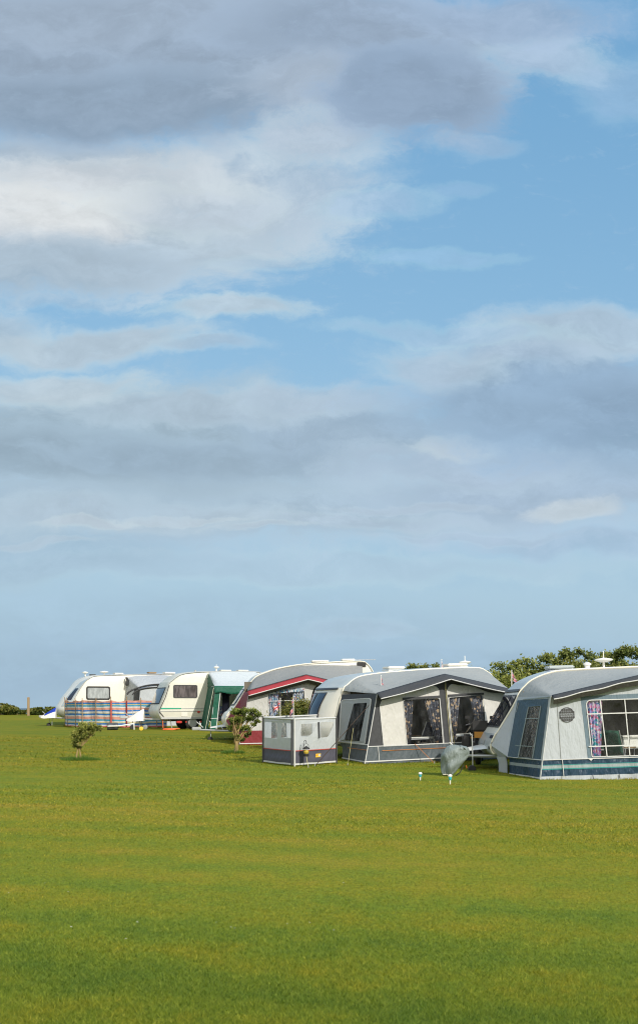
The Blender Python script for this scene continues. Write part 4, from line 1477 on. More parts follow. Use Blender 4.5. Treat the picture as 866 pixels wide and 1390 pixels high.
def pitch4():
    U = U4
    C = make_caravan(U, 'old cream caravan with plum-grey side window and green stripe, red lamps below', PROF4, 2.1, M['cream2'], floor=.46, bulge=.06, wheel_x=1.55, rail_mat=M['galv'])
    front_window(C, .2, 1.95, 1.12, 1.86, M['glass_dark'], M['black'], .05)
    side_window(C, .66, 1.40, 1.74, 1.97, M['glass_plum'], M['charcoal_plastic'], .035, .07)
    (x0, z0), (x1, z1) = U.loc(207, 962.3), U.loc(239.5, 962)
    MB().panel([(x0 + .35, .91), (x0 + .33, .965), (1.02, .957), (1.02, .917)], [], lambda a, b: (a, -.016, b)).build('body_stripe', M['green_line'], C['root'], None, .006)
    MB().panel([(1.05, .925), (1.05, .95), (2.2, .95), (2.2, .925)], [], lambda a, b: (a, -.014, b)).build('body_stripe', M['alu'], C['root'], None, .004)
    MB().panel([(.04, .80), (.04, .83), (2.2, .84), (2.2, .81)], [], lambda a, b: (a, -.014, b)).build('belt_moulding', M['alu'], C['root'], None, .012)
    MB().panel([(.12, .47), (.10, .55), (2.3, .55), (2.3, .47)], [], lambda a, b: (a, -.016, b)).build('lower_trim', M['alu'], C['root'], None, .02)
    MB().panel([(.22, .56), (.0, .80), (.28, 1.4), (.47, 1.95), (.50, 1.95), (.32, 1.4), (.05, .82), (.26, .56)], [], lambda a, b: (a, -.017, b)).build('corner_strip', M['charcoal_plastic'], C['root'], None, .006)
    MB().panel(rrect(1.02, .58, 1.30, .78, .03), [], lambda a, b: (a, -.015, b)).build('locker_door', M['white'], C['root'], None, .012)
    for x in (1.78,):
        MB().panel(rrect(x - .05, .75, x + .08, .82, .03), [], lambda a, b: (a, -.02, b)).build('side_lamp', M['red'], C['root'], None, .02)
    for x in (.95, 1.35, 2.0):
        MB().box((x, .10, .34), (.24, .05, .10), bev=.02).build('side_reflector', M['red'], C['root'])
    drawbar(C, -1.2, .50, jx=-.95, jtop=.85)
    for (x, w) in ((3.28, .52), (4.1, .52)):
        roof_hatch(C, x, 1.05, roof_z(C, x) - .03, w, .5, .07)
    aerial(C, 2.9, 1.1, roof_z(C, 2.9) - .03, .20, .13, .08)
    MB().lathe((1.9, 1.0, roof_z(C, 1.9) - .03), [(.05, 0), (.05, .08), (.02, .10)], 10).build('roof_vent', M['galv'], C['root'], 50)

    A = Awning(U, 'green and silver awning open at the front beside the old cream caravan', C, [(1.98, 1.88), (3.6, 1.86), (5.1, 1.84)], (1.72, 5.3), 2.0, AWN, toe=.08)
    rail = [(2.22, 1.9), (2.22, 2.2), (2.25, 2.53), (3.0, 2.57), (4.4, 2.575), (4.9, 2.3), (4.98, 1.9)]
    A.roof(rail, M['roof_silver'], .08)
    ends = A.front()
    railx = lambda z: lerp(1.86, 2.22, min(1, z / 1.9))
    MB().grid(lambda u, v: Vector(A.side(False, railx)(u, lerp(.0, 1.90, v))) + Vector((.05 * math.sin(u * 11) * (1 - v), 0, 0)), 16, 8).build('side_wall', M['green'], A.root, 60)
    MB().panel([(0, 1.88), (0, 2.5), (1, 1.9)], [], lambda t, z: (lerp(2.2, 1.98, t), -2.0 * t - .02, z)).build('gable', M['green'], A.root)
    MB().panel([(0, -.05), (0, 1.86), (1, 1.86), (1, -.05)], [], A.side(True, lambda z: 5.0)).build('side_wall', M['green'], A.root)
    MB().grid(lambda u, v: A.front(.03 + .05 * v + .02 * math.sin(u * 21) * v)(lerp(1.97, 5.12, u), lerp(1.90, 1.58 + .04 * math.sin(u * 19), v)), 50, 4).build('canopy', M['green'], A.root, 60, .01)
    # rolled-back front: green left post panel with white edge, dark curtains
    MB().grid(lambda u, v: A.front(.01 + .02 * math.sin(v * 9))(lerp(lerp(1.74, 2.0, v), lerp(2.02, 2.22, v), u), lerp(.0, 1.66, v)), 4, 12).build('front_panel', M['green'], A.root, 60)
    A.strip([(2.03, .0), (2.23, 1.62)], .045, A.front(.03), 'front_piping', M['edge_white'])
    A.strip([(1.80, .50), (2.08, .52)], .03, A.front(.035), 'front_strap', M['edge_white'])
    MB().grid(lambda u, v: A.front(.0)(lerp(3.75, 5.2, u), lerp(.0, 1.8, v)), 4, 4).build('front_panel', M['charcoal'], A.root, 60)
    MB().grid(lambda u, v: (lerp(2.45, 2.75, u), -1.55 + .05 * math.sin(u * 30), lerp(.1, 1.85, v)), 24, 3).build('curtain', M['navy_cushion'], A.root, 60)
    MB().grid(lambda u, v: (lerp(3.45, 4.4, u), -1.2 + .05 * math.sin(u * 50), lerp(.0, 1.9, v)), 40, 3).build('curtain', M['lining'], A.root, 60)
    for xx0, xx1, z1 in ((1.8, 2.03, 1.86), (5.2, 5.05, 1.83)):
        MB().tube([(xx0, -2.07, 0), (xx1, -1.97, z1)], .02, 6).build('frame_pole', M['alu'], A.root)
    MB().tube([(2.03, -1.97, 1.82), (5.05, -1.97, 1.8)], .016, 6).build('frame_pole', M['alu'], A.root)
    # guy line at the left corner
    MB().tube([(1.95, -2.0, 1.82), (1.5, -2.3, .0)], .008, 4).build('guy_line', M['guy_white'], A.root)
    # caravan door and window inside the awning
    dr = MB().panel(rrect(2.75, .5, 3.35, 2.25, .06), [], lambda a, b: (a, -.02, b)).build('door', M['cream2'], C['root'], None, .02)
    MB().panel(rrect(2.83, 1.5, 3.27, 2.1, .05), [], lambda a, b: (a, -.036, b)).build('pane', M['glass_plum'], dr)
    return C, A


C4, A4 = pitch4()

# ------------------------------------------------------------------ pitch 5: cream caravan behind the striped windbreak
PROF5 = [(.18, .46), (-.10, .62), (-.22, .90), (-.02, 1.28), (.38, 1.97), (.64, 2.31), (.85, 2.46), (1.08, 2.56), (1.5, 2.60), (2.4, 2.64), (4.2, 2.70), (5.6, 2.72), (6.0, 2.62), (6.25, 2.3), (6.3, 1.6), (6.3, .46)]


def pitch5():
    U = U5
    C = make_caravan(U, 'cream caravan with one pale side window behind the striped windbreak, farthest left', PROF5, 2.3, M['cream'], bulge=.34, wheel_x=3.2, front_mat=M['white'], front_split=lambda x, z: x < 1.0, rail_mat=M['galv'])
    MB().grid(lambda u, v: C['front'](lerp(.03, .62, u), lerp(1.05, 2.56, v), .016), 6, 20).build('corner_trim', M['grey_panel'], C['root'], 60)
    front_window(C, .08, .50, 1.30, 1.98, M['glass_dark'], M['charcoal_plastic'], .04)
    side_window(C, .66, 1.37, 1.90, 2.05, M['glass_pale'], M['black'], .07, .10)
    drawbar(C, -1.15, .48, jx=-.95, jtop=.62)
    aerial(C, .95, 1.2, roof_z(C, 1.2) - .02, .16, .17, 0)
    aerial(C, 1.95, 1.2, roof_z(C, 1.95) - .02, .16, .24, 0)
    roof_hatch(C, 1.25, .9, roof_z(C, 1.3) - .02, .3, .3, .05, M['charcoal_plastic'], M['charcoal_plastic'])
    roof_hatch(C, 2.6, .9, roof_z(C, 2.6) - .02, .5, .45, .08)
    roof_hatch(C, 4.45, 1.0, roof_z(C, 4.45) - .02, .46, .4, .10, M['wood'], M['white_plastic'])
    roof_hatch(C, 5.4, 1.0, roof_z(C, 5.4) - .02, .6, .5, .09)
    A = Awning(U, 'pale grey porch awning with dark arched poles beside the striped windbreak', C, [(2.85, 1.9), (4.6, 2.30), (6.4, 1.9)], (2.7, 6.5), 1.9, AWN, toe=.1)
    rail = [(2.76, 1.9), (2.76, 2.2), (2.80, 2.52), (3.2, 2.60), (4.6, 2.67), (6.0, 2.6), (6.25, 2.3), (6.28, 1.9)]
    A.roof(rail, M['roof_mesh'], .09, sag=-.04)
    railx = lambda z: lerp(2.62, 2.76, min(1, z / 1.9))
    out = [(A.xl(0), -.05), (A.xl(1.9), 1.9), (4.6, 2.30), (A.xr(1.9), 1.9), (A.xr(0), -.05)]
    MB().panel(out, [], A.front()).build('front_wall', M['roof_mesh'], A.root)
    sp = [(0, -.05), (0, 1.9), (1, 1.9), (1, -.05)]
    MB().panel([(0, -.05), (0, 1.9), (.55, 1.9), (.62, -.05)], [], A.side(False, railx)).build('side_wall', M['roof_mesh'], A.root)
    MB().panel([(.62, -.05), (.55, 1.9), (1, 1.9), (1, -.05)], [], A.side(False, railx)).build('side_wall', M['charcoal'], A.root)
    MB().panel([(0, 1.9), (0, 2.5), (1, 1.92)], [], lambda t, z: (lerp(2.76, 2.85, t), -1.9 * t - .02, z)).build('gable', M['roof_mesh'], A.root)
    MB().panel([(0, -.05), (0, 1.86), (1, 1.86), (1, -.05)], [], A.side(True, lambda z: 6.28)).build('side_wall', M['roof_mesh'], A.root)
    MB().grid(lambda u, v: (2.74 - .03 - .03 * math.sin(v * 8), -.12 - .25 * u, lerp(2.1, 2.52, v)), 4, 6).build('roll_up_flap', M['charcoal'], A.root, 60, .05)
    y = -2.0
    arch = U.pts([(173, 943), (176, 939.5), (184, 935.5), (195, 932), (206, 930), (216, 929.3), (226, 929.6), (240, 932)], y)
    ar = MB().tube([A.front(.03)(*p) for p in smooth_poly(arch, 4)], .045, 6)
    ar.tube([A.front(.03)(*p) for p in U.pts([(215, 929.5), (216, 935.5)], y)], .04, 6)
    ar.build('arch_pole', M['black'], A.root, 50)
    arch = U.pts([(180, 943.5), (184, 939.5), (192, 936), (203, 934), (216, 933.3), (228, 934)], y)
    MB().tube([A.front(.03)(*p) for p in smooth_poly(arch, 4)], .035, 6).build('arch_pole', M['black'], A.root, 50)
    return C, A


C5, A5 = pitch5()
# ------------------------------------------------------------------ windbreaks
def at(px, py, d):
    """world point seen at a pixel of the photograph, d metres in front of the camera"""
    return Vector(((px - CX) / F * d, d, (HY - py) / F * d))


def on_ground(px, d):
    x = (px - CX) / F * d
    return Vector((x, d, ground(d)))


SWB = []


def striped_windbreak():
    posts = [(88.5, 58.6), (91.5, 57.2), (103, 56.2), (112, 55.6), (130.5, 55.0), (151, 54.7), (172, 54.7), (192, 54.9), (213, 55.2), (226, 55.9)]
    P = [on_ground(*p) for p in posts]
    SWB.extend(P)
    o = P[5].copy()
    root = empty('windbreak', o, 0, 'red, blue and yellow striped beach windbreak curving round the leftmost caravan', 'windbreak')
    Q = [p - o for p in P]
    hs = 1.28
    mb = MB()
    vs = []
    seg = 10
    cols = 0
    for i in range(len(Q) - 1):
        for j in range(seg):
            t = j / seg
            p = Q[i].lerp(Q[i + 1], t)
            d = (Q[i + 1] - Q[i]).normalized()
            nrm = Vector((-d.y, d.x, 0))
            b = math.sin(math.pi * t)
            for r in range(9):
                v = r / 8
                q = p + nrm * (.10 * b * math.sin(i * 2.1 + v * 2) + .02 * math.sin(t * 13 + v * 5))
                q.z += .02 + (hs - .05 * b * (1 + .6 * math.sin(i * 1.7)) * v) * v + .03 * b * (1 - v)
                vs.append(q)
            cols += 1
    for r in range(9):
        vs.append(Q[-1] + Vector((0, 0, .02 + hs * r / 8)))
    cols += 1
    mb.add(vs, [(i * 9 + r, (i + 1) * 9 + r, (i + 1) * 9 + r + 1, i * 9 + r + 1) for i in range(cols - 1) for r in range(8)])
    mb.build('fabric', M['stripes'], root, 60)
    for i, q in enumerate(Q):
        lean = Vector((random.uniform(-.03, .03), random.uniform(-.03, .03), 0))
        MB().tube([q + Vector((0, -.025, -.05)), q + Vector((0, -.025, 1.42 + random.uniform(-.03, .05))) + lean], .020, 6).build('pole', M['wood'], root, 50)
        if i in (5, 6):
            MB().tube([q + Vector((0, -.03, .05)), q + Vector((0, -.03, 1.25))], .035, 6).build('pole_pocket', M['maroon'] if i == 6 else M['edge_red'], root, 50)


striped_windbreak()


def panel_windbreak():
    pts = [on_ground(457, 31.7), on_ground(400, 30.6), on_ground(357, 31.9), on_ground(431, 34.2)]
    o = pts[1].copy()
    root = empty('windbreak', o, 0, 'grey and white windbreak with clear windows and orange tag in front of dark-paned caravan', 'windbreak')
    Q = [p - o for p in pts]
    H, ZD = 1.19, .37

    def seg(i, j, win, flip=0):
        a, b = Q[i], Q[j]
        d = (b - a)
        L = Vector((d.x, d.y, 0)).length
        nrm = Vector((-d.y, d.x, 0)).normalized()
        if nrm.y > 0:
            nrm = -nrm

        def fn(out=0.0, amp=.03):
            def f(s, z):
                t = s / L
                q = a.lerp(b, t) + nrm * (out + amp * math.sin(math.pi * t) * math.sin(z * 2.5 + i))
                return (q.x, q.y, q.z + .03 + z)
            return f
        z0 = ZD
        out = [(0, z0)] + [(L * k / 6, z0) for k in range(1, 6)] + [(L, z0), (L, H)] + [(L * k / 6, H) for k in range(5, 0, -1)] + [(0, H)]
        MB().panel(out, win, fn()).build('upper_panel', M['wb_white'], root)
        for w in win:
            MB().panel(w, [], fn(-.004)).build('window', M['pvc_milky'], root)
        MB().grid(lambda u, v: fn(.004 + .02 * math.sin(v * 6) * math.sin(u * 3.1))(u * L, lerp(0, z0, v)), 14, 4).build('lower_panel', M['wb_dark'], root, 60)
        MB().grid(lambda u, v: fn(.012)(u * L, lerp(z0 - .01, z0 + .012, v)), 14, 1).build('piping', M['edge_red'], root)
        MB().grid(lambda u, v: fn(.012)(u * L, lerp(0.0, .045, v)), 14, 1).build('hem', M['edge_white'], root)
        MB().tube([fn(0, 0)(s * L, H + .005) for s in (0, .5, 1)], .022, 8).build('top_rail', M['edge_white'], root, 50)
        return L, fn
    L01 = (Q[1] - Q[0]).xy.length
    # first segment counts from the post beside the awning to the corner
    w1 = round_poly([(L01 * .07, 1.09), (L01 * .41, 1.09), (L01 * .41, .68), (L01 * .22, .70), (L01 * .09, .98)], .05, 3)
    w2 = round_poly([(L01 * .48, 1.07), (L01 * .86, 1.07), (L01 * .86, .72), (L01 * .70, .72), (L01 * .56, .86)], .04, 3)
    L, f01 = seg(0, 1, [w1, w2])
    L12 = (Q[2] - Q[1]).xy.length
    w3 = [(L12 * .08, 1.08), (L12 * .40, 1.08), (L12 * .40, .70), (L12 * .08, .70)]
    w4 = [(L12 * .54, 1.08), (L12 * .94, 1.08), (L12 * .94, .66), (L12 * .54, .66)]
    seg(1, 2, [w3, w4])
    L23 = (Q[3] - Q[2]).xy.length
    seg(2, 3, [[(L23 * .15, 1.05), (L23 * .42, 1.05), (L23 * .42, .62), (L23 * .15, .62)], [(L23 * .55, 1.05), (L23 * .9, 1.05), (L23 * .9, .62), (L23 * .55, .62)]])
    for i, q in enumerate(Q):
        MB().tube([q + Vector((0, -.03, -.06)), q + Vector((0, -.03, H + .07))], .024, 8).build('post', M['charcoal_plastic'] if i != 1 else M['edge_white'], root, 50)
    q = Q[1].lerp(Q[2], .03)
    MB().tube([Q[1] + Vector((-.07, -.03, .03)), Q[1] + Vector((-.07, -.03, H + .02))], .03, 6).build('corner_binding', M['charcoal'], root, 50)
    q = Q[0].lerp(Q[1], .46)
    MB().tube([Vector(f01(.03)(L * .46, .68)), Vector(f01(.03)(L * .46, 1.10))], .022, 6).build('window_post', M['charcoal'], root, 50)
    # orange tag with a pale half
    tg = MB()
    za, zb = .17, .265
    tg.add([f01(.02)(L * .53, za), f01(.02)(L * .41, za), f01(.02)(L * .41, zb), f01(.02)(L * .53, zb)], [(0, 1, 2, 3)], M['yellow'])
    tg.add([f01(.024)(L * .47, za + .025), f01(.024)(L * .415, za + .025), f01(.024)(L * .415, zb - .02), f01(.024)(L * .47, zb - .02)], [(0, 1, 2, 3)], M['edge_white'])
    tg.add([f01(.024)(L * .525, zb - .045), f01(.024)(L * .48, zb - .045), f01(.024)(L * .48, zb - .025), f01(.024)(L * .525, zb - .025)], [(0, 1, 2, 3)], M['orange'])
    tg.build('tag', None, root)
    return o, Q, f01, L


WB = panel_windbreak()


# ------------------------------------------------------------------ flags
def flag(base, h, w, fh, design, label, droop=.5, wind=(-1, .2), pole_r=.011, tilt=(0, 0), group=None, z0=0.0):
    """flag on a slim pole standing at base; design 'union' or 'cross'"""
    root = empty('flag', base, 0, label, 'flag', group)
    t = Vector((tilt[0], tilt[1], 1)).normalized()
    MB().tube([t * z0, t * h], pole_r * .8, 6).lathe(t * h, [(.012, 0), (.018, .015), (.004, .03)], 8).build('flagpole', M['white_plastic'], root, 50)
    wd = Vector((wind[0], wind[1], 0)).normalized()
    top = t * (h - .02)
    nu, nv = 30, 18
    mb = MB()
    blue = fabric_flat((0.015, 0.03, 0.20))
    red = fabric_flat((0.58, 0.02, 0.04))
    white = fabric_flat((0.72, 0.71, 0.70))
    vs = []
    for j in range(nv + 1):
        for i in range(nu + 1):
            u, v = i / nu, j / nv
            # cloth hangs: it runs out less than its width and sinks instead
            run = w * (u * (1 - droop) + .05 * math.sin(u * 7 + v))
            sink = w * droop * u * 1.05
            side = .05 * math.sin(u * 9 + v * 2.2) * u ** .5
            p = top + wd * run + Vector((-wd.y, wd.x, 0)) * side + Vector((0, 0, -sink - fh * v * (1 - .12 * u)))
            vs.append(p)
    idx = {}
    for j in range(nv):
        for i in range(nu):
            x, y = (i + .5) / nu * 2 - 1, 1 - (j + .5) / nv * 2
            X, Y = x * 2, y          # 2:1 proportions
            if design == 'union':
                m = blue
                dd = min(abs(X - 2 * Y), abs(X + 2 * Y)) / math.sqrt(5)
                if dd < .20:
                    m = white
                if dd < .08:
                    m = red
                if abs(X) < .34 or abs(Y) < .34:
                    m = white
                if abs(X) < .20 or abs(Y) < .20:
                    m = red
            else:
                m = white
                if abs(x) < .14 or abs(y) < .2:
                    m = red
            a = j * (nu + 1) + i
            idx.setdefault(m.name, (m, []))[1].append((a, a + 1, a + nu + 2, a + nu + 1))
    first = True
    for nm, (m, fs) in idx.items():
        k = mb.mat(m)
        if first:
            mb.v = [tuple(p) for p in vs]
            first = False
        mb.f += fs
        mb.mi += [k] * len(fs)
    mb.build('cloth', None, root, 80)
    return root


_FF = {}


def fabric_flat(rgb):
    if rgb not in _FF:
        _FF[rgb] = fabric('flag_cloth_%d' % len(_FF), rgb, 0.75, 0.1, 0.08, transl=0.15)
    return _FF[rgb]


wo, wq, wf, wl_ = WB
d = 33.0
b1 = on_ground(380.5, d)
flag(b1, (HY - 949) / F * d - b1.z, .42, .20, 'union', 'union flag bunched on a pole, left one of two at the grey windbreak', .50, (-1, .3), group=None)
d = 32.6
b1 = on_ground(398.4, d)
flag(b1, (HY - 946.5) / F * d - b1.z, .46, .22, 'union', 'union flag hanging steeply beside its white pole, right one of two at the grey windbreak', .82, (-1, .1))
# small white cross flag hung inside the corner of the windbreak
c0 = wo + Vector(wf(-.12)(wl_ * .93, .60))
flag(Vector((c0.x, c0.y, ground(c0.y))), 1.10, .34, .20, 'cross', 'small white flag with red cross drooping on corner of the grey windbreak', .75, (1, -.1))
# clipped to the awning roof of pitch 2 and behind it
p = U2.world(.85, -1.35, 2.02)
flag(p, .32, .26, .12, 'union', 'tiny union flag clipped to the grey roof of the charcoal-trimmed awning', .75, (1, 0), .008)
p = U2.world(4.05, 1.1, 2.58)
flag(p, .26, .20, .10, 'cross', 'tiny red and white flag on the cream caravan roof beside its hatch', .8, (1, 0), .008)
p = on_ground(694.5, 36.0)
flag(p, (HY - 911) / F * 36 - p.z, .38, .18, 'union', 'union flag on a tall pole between the two nearest caravans', .6, (1, .2), .016)


# ------------------------------------------------------------------ small things on the lawn
def lantern_on_hook():
    a, b = wo + Vector(wf(.16)(wl_ * .90, .62)), None
    base = Vector((a.x, a.y, ground(a.y)))
    root = empty('hook_stake', base, 0, 'thin black shepherd hook stake in front of the grey windbreak', 'stake')
    pts = [(0, 0, -.05), (0, 0, .60), (.015, 0, .66), (.05, 0, .68), (.075, 0, .64), (.07, 0, .60)]
    MB().tube(pts, .010, 6).build('rod', M['black'], root, 60)
    MB().tube([(0, 0, .04), (.10, 0, .04), (.10, 0, -.02)], .008, 5).build('foot_spike', M['black'], root)
    l = empty('lantern', base + Vector((.07, -.01, .26)), 0, 'yellow and black camping lantern hanging on the hook stake by the windbreak', 'lantern')
    MB().lathe((0, 0, 0), [(.06, 0), (.07, .02), (.07, .06), (.05, .07)], 14).build('base', M['black'], l, 40)
    MB().lathe((0, 0, .065), [(.045, 0), (.068, .04), (.068, .08), (.045, .11)], 14).build('globe', M['lantern_yellow'], l, 40)
    MB().lathe((0, 0, .19), [(.095, 0), (.09, .03), (.03, .06), (.02, .08)], 14).build('cap', M['black'], l, 40)
    MB().tube([(.07, 0, .2), (.05, 0, .31), (0, 0, .345), (-.05, 0, .31), (-.07, 0, .2)], .006, 5).build('handle', M['black'], l)


lantern_on_hook()


def line(name, a, b, r, mat, label, cat, flat=0, sag=0.0, peg=True):
    root = empty(name, b, 0, label, cat)
    A, B = Vector(a) - Vector(b), Vector((0, 0, 0))
    mb = MB()
    n = 10
    pts = [A.lerp(B, i / n) - Vector((0, 0, sag * math.sin(math.pi * i / n))) for i in range(n + 1)]
    if flat:
        vs = []
        for p in pts:
            vs += [p + Vector((0, 0, flat / 2)) + Vector((flat * .35, 0, 0)), p - Vector((0, 0, flat / 2)) - Vector((flat * .35, 0, 0))]
        mb.add(vs, [(2 * i, 2 * i + 1, 2 * i + 3, 2 * i + 2) for i in range(n)])
        mb.build('webbing', mat, root, 60, .008)
    else:
        mb.tube(pts, r, 5).build('cord', mat, root, 60)
    if peg:
        MB().tube([(0.0, 0, .05), (0, 0, -.08)], .012, 5).build('peg', M['galv'], root)
    return root


dd = 30.2
g = on_ground(418.5, dd)
line('guy_line', wo + Vector(wf(.05)(wl_ * .80, .42)), g, .007, M['guy_yellow'], 'pale yellow guy line pegged in front of the grey windbreak corner', 'guy line')
g = on_ground(427.5, 30.7)
line('storm_strap', U2.world(.36, -2.2, 1.55) + Vector((-.25, 0, .0)), g, .02, M['strap'], 'brown storm strap running from awning corner down across the grey windbreak', 'strap', flat=.07)
g = on_ground(472.0, 30.9)
line('guy_line', U2.world(-.35, -2.1, .95), g, .004, M['guy_yellow'], 'yellow guy line crossing the dark skirt beside the charcoal-trimmed awning corner', 'guy line')
g = U2.world(1.72, -2.75, 0.0)
g.z = ground(g.y)
line('guy_line', U2.world(1.36, -2.32, .47), g, .007, M['edge_orange'], 'thin brownish guy line pegged below the left floral window of the charcoal-trimmed awning', 'guy line')
p5 = on_ground(152, 53)


def hitch_cover_grey():
    c = at(617, 1031, 27.6)
    root = empty('hitch_cover', Vector((c.x, c.y, ground(c.y))), 0, 'grey-green vinyl cover bagged over the hitch of the nearest caravan', 'cover')
    z = c.z - ground(c.y)

    L_ = [(-.36, -.27, -.07), (-.30, -.325, .02), (-.15, -.335, .14), (.0, -.325, .27), (.12, -.305, .335), (.22, -.26, .345), (.29, -.19, .30), (.33, -.10, .16)]

    def fn(u, v):
        # a soft bag, wide at the top right and drooping to the lower left
        t = u * 2 * math.pi
        q = v * (len(L_) - 1)
        i = min(int(q), len(L_) - 2)
        f = q - i
        zz, xa, xb = [lerp(L_[i][k], L_[i + 1][k], f) for k in range(3)]
        x = (xa + xb) / 2 + (xb - xa) / 2 * math.cos(t)
        yy = .20 * math.sin(t) * math.sin(math.pi * (.12 + .8 * v)) ** .5
        nn = noise.noise((math.cos(t) * 1.3, math.sin(t) * 1.3, v * 2.4))
        n2 = noise.noise((math.cos(t) * 3, math.sin(t) * 3 + 4, v * 5))
        n3 = abs(noise.noise((math.cos(t) * 2.2 + 9, math.sin(t) * 2.2, v * 4 + x * 3)))
        return (x + .03 * nn + .02 * n2, yy + .06 * nn + .05 * n2 - .07 * n3, z + zz + .025 * nn - .02 * n3)
    mb = MB().grid(fn, 32, 16)
    top = [fn(i / 32, 1) for i in range(32)]
    bot = [fn(i / 32, 0) for i in range(32)]
    mb.add(top, [tuple(range(32))]).add(bot, [tuple(range(31, -1, -1))])
    mb.build('cover', M['cover_grey'], root, 80)
    MB().tube([Vector(fn(i / 32, .02)) for i in range(33)], .012, 5).build('hem_cord', M['guy_white'], root)
    # what hangs below: the plug lead and chain
    MB().tube([(.20, -.1, z - .12), (.12, -.12, z - .30), (.02, -.12, z - .38)], .012, 5).build('lead', M['black'], root, 60)
    MB().tube([(.26, -.05, z - .14), (.28, -.05, z - .19), (.27, -.06, z - .21)], .007, 5).build('breakaway_cable', M['orange'], root, 60)


hitch_cover_grey()


def hitch_cover(px, py, d, label, sx, mats, lx):
    """tent-like cover over a caravan hitch, low at its tip and high at the caravan"""
    c = at(px, py, d)
    gz = ground(d)
    root = empty('hitch_cover', Vector((c.x, c.y, gz)), 0, label, 'cover')
    z = c.z - gz
    body, trim = mats
    prof = [(-lx, z - .02, .08), (-lx * .55, z + .09, .16), (0, z + .24, .22), (lx * .75, z + .42, .24), (lx * .90, z + .43, .2)]
    vs = []
    for (x, zt, w) in prof:
        zb = z - .10 + .02 * math.sin(x * 9)
        vs += [(x, -w, zb), (x, -w * .75, lerp(zb, zt, .6)), (x, 0, zt), (x, w * .75, lerp(zb, zt, .6)), (x, w, zb)]
    mb = MB()
    k1, k2 = mb.mat(body), mb.mat(trim)
    fs = [(i * 5 + j, i * 5 + j + 1, (i + 1) * 5 + j + 1, (i + 1) * 5 + j) for i in range(len(prof) - 1) for j in range(4)]
    mb.add(vs, fs + [(20, 21, 22, 23, 24), (4, 3, 2, 1, 0)], body)
    if trim is not body:
        mb.mi = [mb.mat(trim) if (q % 4) in (1, 2) and q < 16 and q // 4 in (1, 2, 3) else mb.mat(body) for q in range(len(mb.f))]
    o = mb.build('cover', None, root, 50)
    MB().tube([(lx * .4, 0, z - .06), (lx * .38, 0, .02)], .016, 6).build('strap', M['galv'], root)
    return root


h5 = U5.world(-1.35, 1.15, .5)
hitch_cover(66.5, 972.5, h5.y - .1, 'white hitch cover with bright blue top on the leftmost caravan', 1, (M['cover_white'], M['cover_blue']), .40)
h4 = U4.world(-1.15, 1.05, .5)
hitch_cover(184.5, 976, h4.y - .1, 'plain white tent-shaped hitch cover standing before the striped windbreak', 1, (M['cover_white'], M['cover_white']), .40)


def water_roller():
    b = on_ground(158.5, 51.2)
    root = empty('water_roller', b, R(8), 'dark grey rolling water barrel with pale pull handle lying on the grass', 'water barrel')
    MB().lathe((-.42, 0, .16), [(.04, 0), (.14, .01), (.165, .04), (.165, .14), (.15, .16), (.15, .32), (.165, .34), (.165, .44), (.14, .47), (.04, .48)], 20, (1, 0, 0)).build('barrel', M['slate_plastic'], root, 40)
    MB().lathe((.05, 0, .16), [(.04, 0), (.055, .01), (.055, .05), (.03, .06)], 12, (1, 0, 0)).build('cap', M['charcoal_plastic'], root, 40)
    MB().tube([(-.38, -.18, .17), (.08, -.19, .18), (.50, -.19, .24), (.72, -.12, .28), (.74, .05, .28)], .028, 7).tube([(.74, -.12, .28), (.75, -.12, .02)], .022, 6).build('handle', M['white_plastic'], root, 60)


M['slate_plastic'] = paint('slate_plastic', (0.06, 0.07, 0.085), 0.5, 0.15)
water_roller()


def wheel_clamp():
    b = on_ground(193.5, 50.6)
    root = empty('hose_reel', b, 0, 'small yellow and grey hose reel on the grass below the white hitch cover', 'hose reel')
    MB().lathe((-.05, -.06, .09), [(.02, 0), (.085, .01), (.085, .10), (.02, .11)], 14, (0, 1, 0)).build('drum', M['yellow'], root, 40)
    MB().lathe((.11, -.06, .15), [(.02, 0), (.10, .01), (.10, .07), (.02, .08)], 14, (.3, 1, .1)).build('bracket', M['galv'], root, 40)
    MB().tube([(.02, 0, .1), (.16, 0, .24), (.2, 0, .22)], .018, 6).build('handle', M['charcoal_plastic'], root)


wheel_clamp()


def red_cable():
    b = on_ground(230, 51.0)
    rr = random.Random(4)
    pts = []
    for i in range(60):
        t = i / 59
        a = t * 2 * math.pi * 4
        r = .17 + .05 * rr.random()
        pts.append((math.cos(a) * r * 1.5 + .12 * t, math.sin(a) * r, .02 + .015 * (i // 15) + .015 * rr.random()))
    root = empty('mains_cable', b, 0, 'orange mains cable coiled on the grass under the old cream caravan', 'cable')
    MB().tube(pts, .018, 6).build('coil', M['orange'], root, 60)
    e = Vector((-.36, .5, .45))
    MB().tube([(-.24, 0, .03), (-.30, .2, .1), (-.33, .4, .3), e], .014, 6).build('lead', M['orange'], root, 60)


red_cable()


def garden_marker(px, pyb, pyt, label):
    d = 1.62 * F / (pyb - HY)
    b = on_ground(px, d)
    h = (pyb - pyt) / F * d
    root = empty('garden_light', b, 0, label, 'garden light', 'garden lights stuck in the lawn')
    MB().tube([(0, 0, -.05), (0, 0, h * .45)], [.008, .016], 6).build('spike', M['white_plastic'], root, 50)
    MB().lathe((0, 0, h * .42), [(.018, 0), (.034, .02), (.036, h * .26), (.02, h * .3)], 12).build('lamp_body', M['blue_plastic'], root, 40)
    MB().lathe((0, 0, h * .72), [(.03, 0), (.042, .01), (.042, .03), (.025, .05), (.02, h * .2), (.006, h * .25)], 12).build('cap', M['white_plastic'], root, 40)


